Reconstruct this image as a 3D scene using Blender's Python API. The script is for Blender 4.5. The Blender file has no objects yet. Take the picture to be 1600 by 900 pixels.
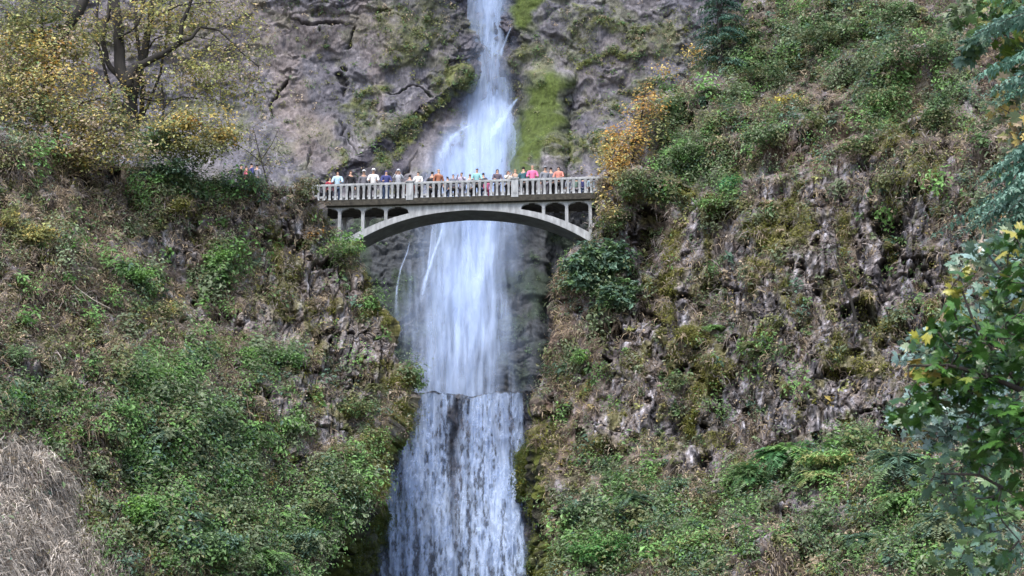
import bpy, math, random
import numpy as np
from mathutils import Vector
R = math.radians
random.seed(5)
rng = np.random.default_rng(11)
S = bpy.context.scene
# ------------------------------------------------------------------ camera, world, light
F = 2720.0; PITCH = R(16.8); CZ = 1.7            # focal length in photo pixels (1600 wide)
cam = bpy.data.objects.new('camera', bpy.data.cameras.new('camera'))
S.collection.objects.link(cam); S.camera = cam
cam.location = (0, 0, CZ); cam.rotation_euler = (R(90) + PITCH, 0, 0)
cam.data.sensor_width = 36; cam.data.lens = F / 1600 * 36
cam.data.dof.use_dof = True; cam.data.dof.focus_distance = 80; cam.data.dof.aperture_fstop = 6.5
cam.data.clip_start = 0.1; cam.data.clip_end = 3000
S.render.resolution_x = 1024; S.render.resolution_y = 576
S.view_settings.view_transform = 'Standard'; S.view_settings.look = 'None'
S.view_settings.exposure = 1.25; S.view_settings.gamma = 1
S.view_settings.use_curve_mapping = False
SUN_EL, SUN_AZ = R(58), R(200)                   # high veiled sun behind the camera
w = bpy.data.worlds.new('World'); S.world = w; w.use_nodes = True
nt = w.node_tree; bg = nt.nodes['Background']
sky = nt.nodes.new('ShaderNodeTexSky'); sky.sky_type = 'NISHITA'; sky.sun_disc = False
sky.sun_elevation = SUN_EL; sky.sun_rotation = SUN_AZ; sky.air_density = 1.0; sky.dust_density = 3.0; sky.ozone_density = 1.0
nt.links.new(sky.outputs[0], bg.inputs[0]); bg.inputs[1].default_value = 0.14
sun = bpy.data.lights.new('sun', 'SUN'); sun.energy = 1.3; sun.angle = R(22); sun.color = (1, .97, .93)
so = bpy.data.objects.new('sun', sun); S.collection.objects.link(so)
d = Vector((math.sin(SUN_AZ) * math.cos(SUN_EL), math.cos(SUN_AZ) * math.cos(SUN_EL), math.sin(SUN_EL)))
so.rotation_euler = (-d).to_track_quat('-Z', 'Y').to_euler(); so.location = (0, -20, 60)
try:
    S.cycles.transparent_max_bounces = 24; S.cycles.max_bounces = 6
    S.cycles.diffuse_bounces = 3
except Exception: pass

# ------------------------------------------------------------------ maths
cp, sp = math.cos(PITCH), math.sin(PITCH)
def at(px, py, Y):
    px = np.asarray(px, float); py = np.asarray(py, float); Y = np.asarray(Y, float)
    a = (px - 800) / F; b = (450 - py) / F
    dy = cp - b * sp; dz = sp + b * cp
    return np.stack(np.broadcast_arrays(a / dy * Y, Y, CZ + dz / dy * Y), -1)
def proj(P):
    x, y, z = P[..., 0], P[..., 1], P[..., 2] - CZ
    f = y * cp + z * sp; u = -y * sp + z * cp
    return 800 + F * x / f, 450 - F * u / f
def _h(ix, iy, iz, seed):
    n = (ix * 374761393 + iy * 668265263 + iz * 2147483647 // 7 + seed * 144665) & 0xFFFFFFFF
    n = ((n ^ (n >> 13)) * 1274126177) & 0xFFFFFFFF
    n = ((n ^ (n >> 15)) * 2246822519) & 0xFFFFFFFF
    return ((n ^ (n >> 16)) & 0xFFFFFF) / float(0xFFFFFF)
def n3(x, y, z, seed=0):
    X = np.floor(x).astype(np.int64); Y = np.floor(y).astype(np.int64); Z = np.floor(z).astype(np.int64)
    fx, fy, fz = x - X, y - Y, z - Z
    fx = fx * fx * (3 - 2 * fx); fy = fy * fy * (3 - 2 * fy); fz = fz * fz * (3 - 2 * fz)
    r = 0
    for dx in (0, 1):
        for dy in (0, 1):
            for dz in (0, 1):
                r = r + _h(X + dx, Y + dy, Z + dz, seed) * (fx if dx else 1 - fx) * (fy if dy else 1 - fy) * (fz if dz else 1 - fz)
    return r * 2 - 1
def n2(x, y, seed=0):
    X = np.floor(x).astype(np.int64); Y = np.floor(y).astype(np.int64)
    fx, fy = x - X, y - Y
    fx = fx * fx * (3 - 2 * fx); fy = fy * fy * (3 - 2 * fy)
    r = 0
    for dx in (0, 1):
        for dy in (0, 1):
            r = r + _h(X + dx, Y + dy, 7 + 0 * X, seed) * (fx if dx else 1 - fx) * (fy if dy else 1 - fy)
    return r * 2 - 1
def f2(x, y, o=4, seed=0, g=.5):
    r = 0; a = 1; t = 0
    for i in range(o):
        r = r + a * n2(x * 2 ** i + 13.7 * i, y * 2 ** i + 5.1 * i, seed + i); t += a; a *= g
    return r / t
def f3(P, s, o=4, seed=0, g=.5, st=(1, 1, 1)):
    r = 0; a = 1; t = 0
    for i in range(o):
        k = 2 ** i / s
        r = r + a * n3(P[..., 0] * k * st[0] + 3.1 * i, P[..., 1] * k * st[1], P[..., 2] * k * st[2], seed + i); t += a; a *= g
    return r / t
def vor(x, y, seed=0):
    X = np.floor(x).astype(np.int64); Y = np.floor(y).astype(np.int64)
    b1 = np.full(x.shape, 9.); b2 = b1.copy(); cid = np.zeros(x.shape); ox = np.zeros(x.shape); oy = np.zeros(x.shape)
    for i in (-1, 0, 1):
        for j in (-1, 0, 1):
            cx = X + i + _h(X + i, Y + j, 1 + 0 * X, seed); cy = Y + j + _h(X + i, Y + j, 2 + 0 * X, seed)
            dd = (x - cx) ** 2 + (y - cy) ** 2; m = dd < b1
            b2 = np.where(m, b1, np.minimum(b2, dd)); b1 = np.where(m, dd, b1)
            cid = np.where(m, _h(X + i, Y + j, 3 + 0 * X, seed), cid); ox = np.where(m, x - cx, ox); oy = np.where(m, y - cy, oy)
    return np.sqrt(b1), np.sqrt(b2) - np.sqrt(b1), cid, ox, oy
def sm(a, b, x):
    t = np.clip((x - a) / (b - a), 0, 1); return t * t * (3 - 2 * t)
def norm(v): return v / (np.linalg.norm(v, axis=-1, keepdims=True) + 1e-9)

# ------------------------------------------------------------------ object helpers
def tag(o, label=None, cat=None, group=None, kind=None):
    if label: o['label'] = label
    if cat: o['category'] = cat
    if group: o['group'] = group
    if kind: o['kind'] = kind
    return o
def link(name, me, mat=None, parent=None):
    o = bpy.data.objects.new(name, me); S.collection.objects.link(o)
    if mat and me and not len(me.materials): me.materials.append(mat)
    if parent: o.parent = parent
    return o
def empty(name, loc, rz=0):
    o = bpy.data.objects.new(name, None); S.collection.objects.link(o)
    o.location = loc; o.rotation_euler = (0, 0, rz); o.empty_display_size = .3
    return o
def npmesh(name, V, Q, col=None, mat=None, parent=None, smooth=False, origin=None, extra=None):
    V = np.asarray(V, np.float32).reshape(-1, 3); Q = np.asarray(Q, np.int32)
    if origin is not None: V = V - np.asarray(origin, np.float32)
    k = Q.shape[1]; me = bpy.data.meshes.new(name)
    me.vertices.add(len(V)); me.vertices.foreach_set('co', V.ravel())
    me.loops.add(Q.size); me.loops.foreach_set('vertex_index', Q.ravel())
    me.polygons.add(len(Q)); me.polygons.foreach_set('loop_start', np.arange(0, Q.size, k, dtype=np.int32))
    me.update(calc_edges=True)
    if col is not None:
        c = np.ones((len(V), 4), np.float32); c[:, :3] = np.asarray(col, np.float32).reshape(-1, 3)
        at_ = me.attributes.new('Col', 'FLOAT_COLOR', 'POINT'); at_.data.foreach_set('color', c.ravel())
    for nm, arr in (extra or {}).items():
        a_ = me.attributes.new(nm, 'FLOAT', 'POINT'); a_.data.foreach_set('value', np.asarray(arr, np.float32).ravel())
    me.polygons.foreach_set('use_smooth', np.full(len(Q), smooth))
    return link(name, me, mat, parent)
class MB:
    """collects quads / tris into one mesh"""
    def __init__(s): s.v = []; s.f = []
    def add(s, v, f):
        b = len(s.v); s.v += [tuple(p) for p in v]; s.f += [tuple(i + b for i in q) for q in f]; return s
    def box(s, x0, x1, y0, y1, z0, z1):
        v = [(x, y, z) for x in (x0, x1) for y in (y0, y1) for z in (z0, z1)]
        return s.add(v, [(0, 1, 3, 2), (4, 6, 7, 5), (0, 4, 5, 1), (2, 3, 7, 6), (0, 2, 6, 4), (1, 5, 7, 3)])
    def prism(s, poly, y0, y1):
        """poly in (x,z), extruded along y"""
        n = len(poly)
        v = [(x, y0, z) for x, z in poly] + [(x, y1, z) for x, z in poly]
        return s.add(v, [tuple(range(n)), tuple(range(2 * n - 1, n - 1, -1))] + [(i, i + n, (i + 1) % n + n, (i + 1) % n) for i in range(n)])
    def loft(s, rings, cap=True):
        n = len(rings[0]); v = [p for r in rings for p in r]; f = []
        for k in range(len(rings) - 1):
            for i in range(n):
                f.append((k * n + i, k * n + (i + 1) % n, (k + 1) * n + (i + 1) % n, (k + 1) * n + i))
        if cap: f += [tuple(range(n - 1, -1, -1)), tuple(range((len(rings) - 1) * n, len(rings) * n))]
        return s.add(v, f)
    def tube(s, pts, rad, n=6):
        pts = [np.asarray(p, float) for p in pts]; rings = []
        for i, p in enumerate(pts):
            t = pts[min(i + 1, len(pts) - 1)] - pts[max(i - 1, 0)]; t = t / (np.linalg.norm(t) + 1e-9)
            a = np.cross(t, (0.3, 1, .1)); a /= np.linalg.norm(a) + 1e-9; b = np.cross(t, a)
            r = rad[i] if hasattr(rad, '__len__') else rad
            rings.append([p + r * (a * math.cos(2 * math.pi * k / n) + b * math.sin(2 * math.pi * k / n)) for k in range(n)])
        return s.loft(rings)
    def build(s, name, mat=None, parent=None, smooth=False, origin=None, bevel=0):
        me = bpy.data.meshes.new(name)
        v = s.v if origin is None else [tuple(np.asarray(p) - np.asarray(origin)) for p in s.v]
        me.from_pydata(v, [], s.f); me.update()
        me.polygons.foreach_set('use_smooth', [smooth] * len(me.polygons))
        o = link(name, me, mat, parent)
        if bevel:
            m = o.modifiers.new('bevel', 'BEVEL'); m.width = bevel; m.segments = 2
        return o

# ------------------------------------------------------------------ materials
def newmat(name):
    m = bpy.data.materials.new(name); m.use_nodes = True
    return m, m.node_tree, m.node_tree.nodes['Principled BSDF']
def N(nt, t, **kw):
    n = nt.nodes.new(t)
    for k, v in kw.items():
        if k in n.inputs.keys(): n.inputs[k].default_value = v
        else: setattr(n, k, v)
    return n
def rockmat(name, rough=.85, sp=1.0, bump=.6, lo=.45, hi=1.6, zs=.4):
    m, nt, b = newmat(name); L = nt.links.new
    a = N(nt, 'ShaderNodeAttribute', attribute_name='Col'); tc = N(nt, 'ShaderNodeTexCoord')
    mp = N(nt, 'ShaderNodeMapping'); mp.inputs['Scale'].default_value = (1, 1, zs); L(tc.outputs['Object'], mp.inputs[0])
    n1 = N(nt, 'ShaderNodeTexNoise', Scale=5.0 * sp, Detail=8.0, Roughness=.72); L(mp.outputs[0], n1.inputs['Vector'])
    n2_ = N(nt, 'ShaderNodeTexNoise', Scale=1.3 * sp, Detail=6.0, Roughness=.7); L(mp.outputs[0], n2_.inputs['Vector'])
    v = N(nt, 'ShaderNodeTexVoronoi', Scale=3.5 * sp, feature='DISTANCE_TO_EDGE'); L(n1.outputs['Color'], v.inputs['Vector'])
    mr = N(nt, 'ShaderNodeMapRange'); mr.inputs[1].default_value = .3; mr.inputs[2].default_value = .7; mr.inputs[3].default_value = lo; mr.inputs[4].default_value = hi
    L(n1.outputs[0], mr.inputs[0])
    mr2 = N(nt, 'ShaderNodeMapRange'); mr2.inputs[1].default_value = .32; mr2.inputs[2].default_value = .68; mr2.inputs[3].default_value = .7; mr2.inputs[4].default_value = 1.25
    L(n2_.outputs[0], mr2.inputs[0])
    mu = N(nt, 'ShaderNodeMath', operation='MULTIPLY'); L(mr.outputs[0], mu.inputs[0]); L(mr2.outputs[0], mu.inputs[1])
    vm = N(nt, 'ShaderNodeVectorMath', operation='SCALE'); L(a.outputs['Color'], vm.inputs[0]); L(mu.outputs[0], vm.inputs['Scale'])
    L(vm.outputs[0], b.inputs['Base Color']); b.inputs['Roughness'].default_value = rough
    b.inputs['Specular IOR Level'].default_value = .25
    bp = N(nt, 'ShaderNodeBump', Strength=bump, Distance=.12); L(n1.outputs[0], bp.inputs['Height']); L(bp.outputs[0], b.inputs['Normal'])
    return m
def leafmat(name, rough=.5, trans=.3, spec=.45):
    m, nt, b = newmat(name); L = nt.links.new
    a = N(nt, 'ShaderNodeAttribute', attribute_name='Col')
    L(a.outputs['Color'], b.inputs['Base Color']); b.inputs['Roughness'].default_value = rough
    b.inputs['Specular IOR Level'].default_value = spec
    t = N(nt, 'ShaderNodeBsdfTranslucent'); L(a.outputs['Color'], t.inputs[0])
    mx = N(nt, 'ShaderNodeMixShader'); mx.inputs[0].default_value = trans
    L(b.outputs[0], mx.inputs[1]); L(t.outputs[0], mx.inputs[2]); L(mx.outputs[0], nt.nodes['Material Output'].inputs[0])
    return m
def plain(name, col, rough=.7, var=0, scale=6, bump=0, metal=0, st=(1, 1, 1)):
    m, nt, b = newmat(name); L = nt.links.new
    b.inputs['Base Color'].default_value = (*col, 1); b.inputs['Roughness'].default_value = rough; b.inputs['Metallic'].default_value = metal
    tc = N(nt, 'ShaderNodeTexCoord'); mp = N(nt, 'ShaderNodeMapping'); mp.inputs['Scale'].default_value = st; L(tc.outputs['Object'], mp.inputs[0])
    n = N(nt, 'ShaderNodeTexNoise', Scale=float(scale), Detail=6.0, Roughness=.65); L(mp.outputs[0], n.inputs['Vector'])
    mr = N(nt, 'ShaderNodeMapRange'); mr.inputs[1].default_value = .3; mr.inputs[2].default_value = .7; mr.inputs[3].default_value = 1 - var; mr.inputs[4].default_value = 1 + var * .6
    L(n.outputs[0], mr.inputs[0])
    vm = N(nt, 'ShaderNodeVectorMath', operation='SCALE'); vm.inputs[0].default_value = col; L(mr.outputs[0], vm.inputs['Scale']); L(vm.outputs[0], b.inputs['Base Color'])
    if bump:
        bp = N(nt, 'ShaderNodeBump', Strength=bump, Distance=.05); L(n.outputs[0], bp.inputs['Height']); L(bp.outputs[0], b.inputs['Normal'])
    return m
M_rock = rockmat('mossy_rock', lo=.35, hi=1.75, bump=.8); M_cliff = rockmat('basalt_cliff', sp=1.0, lo=.5, hi=1.5, bump=.9); M_wet = rockmat('wet_rock', rough=.35, sp=1.2)
M_leaf = leafmat('leaf'); M_blade = leafmat('dry_blade', rough=.8, trans=.2, spec=.1); M_gloss = leafmat('glossy_leaf', rough=.32, trans=.22, spec=.6)
M_bark = plain('mossy_bark', (.032, .029, .026), .9, .6, 3, .6, st=(1, 1, .3)); M_twig = plain('twig_bark', (.06, .05, .045), .9, .4)
M_barkg = plain('green_bark', (.07, .075, .04), .9, .5, 4, .5)
M_conc = plain('weathered_concrete', (.37, .39, .41), .85, .5, 2.2, .2, st=(2.2, 2.2, .6)); M_concd = plain('stained_shaded_concrete', (.05, .046, .036), .9, .8, 5, .5)
M_concs = plain('shaded_soffit_concrete', (.15, .165, .17), .9, .4, 2, .2)  # darker copy of the concrete, underside shade put into its colour

def water_mat():
    m, nt, b = newmat('falling_water'); L = nt.links.new
    b.inputs['Base Color'].default_value = (.53, .67, .93, 1); b.inputs['Roughness'].default_value = .55
    b.inputs['Specular IOR Level'].default_value = .3
    try:
        b.inputs['Subsurface Weight'].default_value = 0
    except Exception: pass
    t = N(nt, 'ShaderNodeBsdfTranslucent'); t.inputs[0].default_value = (.52, .67, .96, 1)
    m1 = N(nt, 'ShaderNodeMixShader'); m1.inputs[0].default_value = .35; L(b.outputs[0], m1.inputs[1]); L(t.outputs[0], m1.inputs[2])
    tr = N(nt, 'ShaderNodeBsdfTransparent'); a = N(nt, 'ShaderNodeAttribute', attribute_name='dens')
    m2 = N(nt, 'ShaderNodeMixShader'); L(a.outputs['Fac'], m2.inputs[0]); L(tr.outputs[0], m2.inputs[1]); L(m1.outputs[0], m2.inputs[2])
    L(m2.outputs[0], nt.nodes['Material Output'].inputs[0]); return m
M_water = water_mat()

# ------------------------------------------------------------------ masks drawn over the rock faces (what grows / shows where)
def warp(px, py, a=14):
    return (px + a * f2(px / 38, py / 38, 4, 21) * 2.2, py + a * f2(px / 38, py / 38, 4, 57) * 2.2)
def blobs(px, py, L, soft=.35):
    wx, wy = warp(px, py); r = np.zeros(px.shape)
    for b in L:
        cx, cy, rx, ry = b[:4]; an = R(b[4]) if len(b) > 4 else 0; wt = b[5] if len(b) > 5 else 1
        dx, dy = wx - cx, wy - cy
        u = (dx * math.cos(an) + dy * math.sin(an)) / rx; v = (-dx * math.sin(an) + dy * math.cos(an)) / ry
        r = np.maximum(r, wt * (1 - sm(1 - soft, 1 + soft, np.sqrt(u * u + v * v))))
    return r
LM = {
 'rock': [(268,372,34,26),(400,490,20,20),(455,440,34,16),(440,345,46,16,-10),(565,545,40,34),(520,640,34,20),(480,600,30,16),(230,380,16,20),(385,330,30,12),(470,400,24,20),(300,480,14,18),(30,570,40,24),(300,455,18,14),(600,575,14,26),(170,650,30,12,0,.6),(540,430,22,20),(500,480,26,12),(120,600,26,10,0,.7)],
 'dry': [(30,800,105,80),(60,890,110,80),(10,730,60,40),(145,880,34,50,0,.8),(100,750,36,26,0,.7)],
 'green': [(245,600,52,40),(212,436,34,15),(345,402,30,12,-45),(330,432,20,16),(222,800,32,34),(300,568,52,16,-20),(388,556,24,24),(260,660,90,46,0,.8),(330,720,110,50,0,.7),(370,840,130,60,0,.85),(470,820,60,60,0,.6),(440,560,30,24,0,.6),(455,670,26,12),(235,720,60,40,0,.8),(270,285,80,26,0,.6),(380,290,50,20,0,.6),(545,395,34,24,0,.8),(420,600,40,20,0,.5),(40,620,60,26,0,.6),(540,760,60,50,0,.7)],
 'yel': [(60,372,34,28),(20,360,20,40),(250,488,44,16),(190,560,26,12),(550,640,40,26),(585,690,30,24),(100,540,40,14,0,.7),(60,540,50,20,0,.6),(420,750,14,18),(180,740,22,30,0,.6),(490,560,20,12,0,.7),(60,250,60,14,0,.8),(560,720,40,30,0,.7),(225,350,30,10),(400,415,20,10,0,.8)],
 'moss': [(600,480,12,50,-20),(630,590,20,14),(585,750,30,60),(640,640,30,24),(300,335,22,12),(480,370,20,10,0,.5),(150,820,14,60,0,.5)],
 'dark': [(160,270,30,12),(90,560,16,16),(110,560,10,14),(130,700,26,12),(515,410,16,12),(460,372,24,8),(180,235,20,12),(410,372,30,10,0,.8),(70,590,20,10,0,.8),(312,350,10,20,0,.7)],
 'rust': [(180,340,40,40,0,.8),(300,400,60,20,0,.5),(530,470,30,40,0,.7),(190,620,20,14,0,.6),(100,480,60,30,0,.5),(500,700,50,30,0,.5),(430,520,30,20,0,.4)],
}
RM = {
 'rock': [(1082,338,26,34),(1150,455,28,38),(1142,560,16,50),(1105,400,22,30),(1035,530,34,34),(1250,600,70,46,0,.8),(1340,268,44,22),(1372,410,40,60,0,.9),(960,660,34,26),(1345,620,60,36,0,.8),(1095,700,48,18),(1210,650,60,24),(1250,720,0.1,.1),(980,600,20,24),(1430,300,30,26,0,.7),(1130,500,18,20),(1170,590,24,40),(930,620,14,20,0,.7),(905,590,10,16,0,.7),(1060,620,26,20,0,.8),(1220,440,60,40,0,.45),(1270,800,70,22,0,.7),(1480,560,60,60,0,.5),(1170,860,40,16,0,.6),(1200,690,70,10,0,.7)],
 'moss': [(1048,385,15,26),(1055,440,24,26),(1040,488,18,14),(1130,318,28,9),(1205,370,44,26,0,.8),(1092,520,28,14),(1105,590,40,36,0,.75),(1072,660,18,11),(1080,300,16,8),(1310,545,26,34,0,.7),(1180,420,30,14,0,.7),(1085,640,20,10),(1250,350,30,20,0,.7),(1395,215,26,26,0,.6),(1440,270,30,20,0,.6),(865,880,22,34),(1165,735,14,14),(845,700,18,60,0,.8),(1220,320,30,14,0,.7),(1000,560,20,20,0,.5),(930,690,30,24,0,.4)],
 'green': [(1000,810,90,60,0,.9),(930,850,60,50),(1060,860,90,44,0,.9),(1225,742,74,28,-12),(1290,715,60,18),(1400,745,50,22,0,.9),(1430,830,150,60,0,.8),(1140,790,60,30,0,.6),(1080,240,60,44,0,.9),(1385,165,40,50,0,.9),(1300,60,90,34,0,.7),(1135,300,16,22),(905,560,14,16),(1440,60,70,40,0,.6),(1165,862,20,14),(1100,180,60,30,0,.7),(980,740,50,26,0,.6),(1340,80,60,60,0,.5),(960,430,44,60,0,.6),(1240,190,60,26,0,.4),(1200,550,30,12,0,.6),(1380,500,30,10,0,.7),(1190,100,60,22,0,.7),(1480,140,30,40,0,.5),(1150,170,40,24,0,.5),(1300,20,120,20,0,.5),(1060,290,40,30,0,.7),(1330,700,90,26,0,.5)],
 'yel': [(1225,165,30,14),(1030,520,0.1,.1),(1080,860,40,24,0,.7),(990,760,40,16,0,.7),(1110,740,30,14,0,.6),(1090,770,30,14,0,.6),(1330,760,40,14,0,.6),(1120,440,40,30,0,.4),(1180,330,40,16,0,.5),(1020,690,30,14,0,.4)],
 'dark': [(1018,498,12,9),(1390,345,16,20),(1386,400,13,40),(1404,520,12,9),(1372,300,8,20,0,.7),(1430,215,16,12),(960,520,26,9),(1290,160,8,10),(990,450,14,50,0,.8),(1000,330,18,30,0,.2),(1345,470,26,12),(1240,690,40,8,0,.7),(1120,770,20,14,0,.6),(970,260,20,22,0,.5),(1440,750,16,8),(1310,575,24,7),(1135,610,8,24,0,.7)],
 'rust': [(900,530,50,60,0,.8),(880,640,40,50,0,.9),(960,700,70,36,0,.6),(1275,230,50,36,0,.9),(1000,400,24,80,0,.5),(1210,240,24,20,0,.6),(940,560,40,40,0,.5),(1100,640,60,20,0,.5),(1300,420,50,60,0,.4),(1290,770,50,14,0,.5),(1400,440,40,30,0,.4),(1210,780,36,10,0,.6)],
 'dry': [(1230,410,60,40,0,.3)],
}
def lerp(a, c, w): return a * (1 - w[..., None]) + np.asarray(c) * w[..., None]
def spur_weights(px, py, M):
    W = {k: blobs(px, py, v) for k, v in M.items()}
    crag = (sm(860, 960, px) * (1 - sm(1440, 1560, px)) * sm(250, 330, py) * (1 - sm(660, 730, py)) if M is RM else .85 * sm(380, 440, px) * sm(300, 380, py) * (1 - sm(680, 760, py)))
    st = sm(-.26, .12, f2(px / 26, py / 48, 4, 131, .6))
    W['rock'] = np.maximum(W['rock'] * (.45 + .55 * sm(-.3, .1, f2(px / 16, py / 24, 3, 135))), crag * st) * (1 - .7 * W['green']) * (1 - .8 * W['moss'])
    W['moss'] = np.maximum(W['moss'], crag * sm(.16, .36, f2(px / 24, py / 34, 4, 137)) * .75)
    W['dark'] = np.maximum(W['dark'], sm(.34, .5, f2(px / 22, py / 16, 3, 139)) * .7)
    return W
def spur_color(px, py, M):
    W = spur_weights(px, py, M)
    c = np.ones(px.shape + (3,)) * np.array((.16, .128, .105))
    c = lerp(c, (.19, .16, .12), sm(-.1, .5, f2(px / 30, py / 30, 4, 91)) * .8)
    c = lerp(c, (.11, .11, .055), sm(.0, .4, f2(px / 50, py / 50, 4, 12)) * .7)
    c = lerp(c, (.06, .048, .045), sm(.05, .35, f2(px / 22, py / 22, 3, 33)) * .7)
    c = lerp(c, (.30, .28, .30), sm(.22, .4, f2(px / 14, py / 20, 3, 77)) * .6)
    c = lerp(c, (.15, .092, .06), W['rust'] * .5)
    c = lerp(c, (.12, .12, .06), W['yel'] * .7)
    c = lerp(c, (.07, .085, .045), W['green'] * .8)
    c = lerp(c, (.23, .205, .20) , W['rock'] * (.6 + .4 * sm(-.3, .3, f2(px / 9, py / 14, 3, 5))))
    c = lerp(c, (.40, .385, .40), W['rock'] * sm(.12, .36, f2(px / 5, py / 13, 3, 8)))
    c = lerp(c, (.07, .065, .07), W['rock'] * sm(.08, .3, f2(px / 7, py / 24, 3, 9)) * .85)
    if M is RM: c = lerp(c, c * np.array((.95, .96, 1.02)), np.ones(px.shape))
    c = lerp(c, (.36, .31, .26), W['dry'] * .8)
    c = lerp(c, (.13, .125, .032), W['moss'] * .9)
    c = lerp(c, (.02, .018, .018), W['dark'] * .85)  # shade of crevices and hollows painted near black
    return c, W
def grid_obj(name, V, col, mat, kind='structure', label=None, cat=None):
    n, m = V.shape[:2]; i = np.arange(n * m).reshape(n, m)
    Q = np.stack([i[:-1, :-1], i[:-1, 1:], i[1:, 1:], i[1:, :-1]], -1).reshape(-1, 4)
    o = npmesh(name, V, Q, col, mat, smooth=name == 'upper_cliff'); tag(o, label, cat, None, kind); return o
def gnormal(V):
    a = np.gradient(V, axis=1); b = np.gradient(V, axis=0); return norm(np.cross(a, b))
def interp(x, pts):
    p = np.array(pts, float); return np.interp(x, p[:, 0], p[:, 1])

# left spur ---------------------------------------------------------
L_EDGE = [(300,478),(330,500),(350,520),(375,548),(400,560),(440,578),(500,602),(560,618),(600,636),(625,634),(660,608),(700,584),(760,562),(820,532),(900,492),(1000,490),(1300,470)]
L_CREST = [(-500,170),(0,215),(150,232),(250,262),(360,285),(440,298),(480,305),(700,300)]
def YL(px, py):
    s = (560 - px) / 560; t = (py - 330) / 570
    Y = 80.5 - 15 * s - 9.5 * t
    Y = Y - 2.2 * sm(.0, .35, s) * sm(.25, .6, t) * 1.2
    Y = Y + 2.0 * np.exp(-((px - 200) / 60) ** 2) * sm(640, 760, py) * 1.0       # gully between the grass bank and the fern bank
    return np.maximum(Y, 40)
def YR(px, py):
    s = np.maximum((px - 900) / 700, -.15)
    Y = 80.5 - 15 * s
    Y = Y + np.where(py < 280, (280 - py) * .045, 0) - np.where(py > 280, (np.minimum(py, 680) - 280) * .010, 0)
    Y = Y - np.where(py > 680, (py - 680) * .042, 0)
    Y = Y - 1.6 * np.exp(-((px - 985) / 34) ** 2 - ((py - 285) / 60) ** 2)
    Y = Y + .7 * np.exp(-((px - 1010) / 28) ** 2) * sm(300, 360, py) * (1 - sm(470, 560, py))   # shadowed gully
    return np.maximum(Y, 40)
R_EDGE = [(-300,1340),(-100,1215),(0,1165),(50,1130),(100,1085),(150,1040),(200,985),(250,955),(300,935),(345,925),(370,905),(400,878),(440,862),(500,866),(560,856),(600,842),(640,838),(700,846),(780,850),(900,868),(1000,875),(1300,880)]
def displace(V, W, px, py, boost=1.0):
    Nn = gnormal(V)
    if Nn[V.shape[0] // 2, V.shape[1] // 2, 1] > 0: Nn = -Nn
    rg = 1 - np.abs(f3(V, 2.6, 4, 71, st=(1, 1, .45), g=.6)) * 2.4
    d = 1.6 * f3(V, 4.5, 3, 3, st=(1, 1, .6)) + .75 * f3(V, 1.5, 3, 9, st=(1, 1, .6)) + .25 * f3(V, .45, 3, 17) - .55 * rg.clip(0, 1) ** 2
    q = (px / 17 + .6 * f2(px / 30, py / 50, 2, 2), py / 42 + .8 * f2(px / 30, py / 30, 2, 4))
    f1, e, cid, ox, oy = vor(q[0], q[1], 3)
    rk = np.clip(W['rock'] + .35 * sm(0, .4, f2(px / 60, py / 60, 2, 44)), 0, 1)
    blk = (cid - .5) * .75 + (ox * (cid - .5) * .5) + (oy * (((cid * 7) % 1) - .5)) * .35 - .3 * (1 - sm(0, .2, e))
    g1, e2, c2, o1, o2 = vor(q[0] * 2.1, q[1] * 2.9, 8)
    blk += ((c2 - .5) * .34 + o1 * (c2 - .5) * .2 - .1 * (1 - sm(0, .2, e2))) * .8 + .16 * f3(V, .35, 3, 29, .6)
    d = d + .72 * blk * rk * boost
    if px.max() > 1500: d = d + sm(330, 230, py) * (1.5 * f3(V, 3.0, 2, 51) + .5)
    d = d - 1.0 * W['dark'] + .25 * W['moss']
    D = norm(.35 * Nn + np.array([0, -1, -.25]) * np.clip(-Nn[..., 1:2], 0, 1))
    return V + D * d[..., None], Nn
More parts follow.
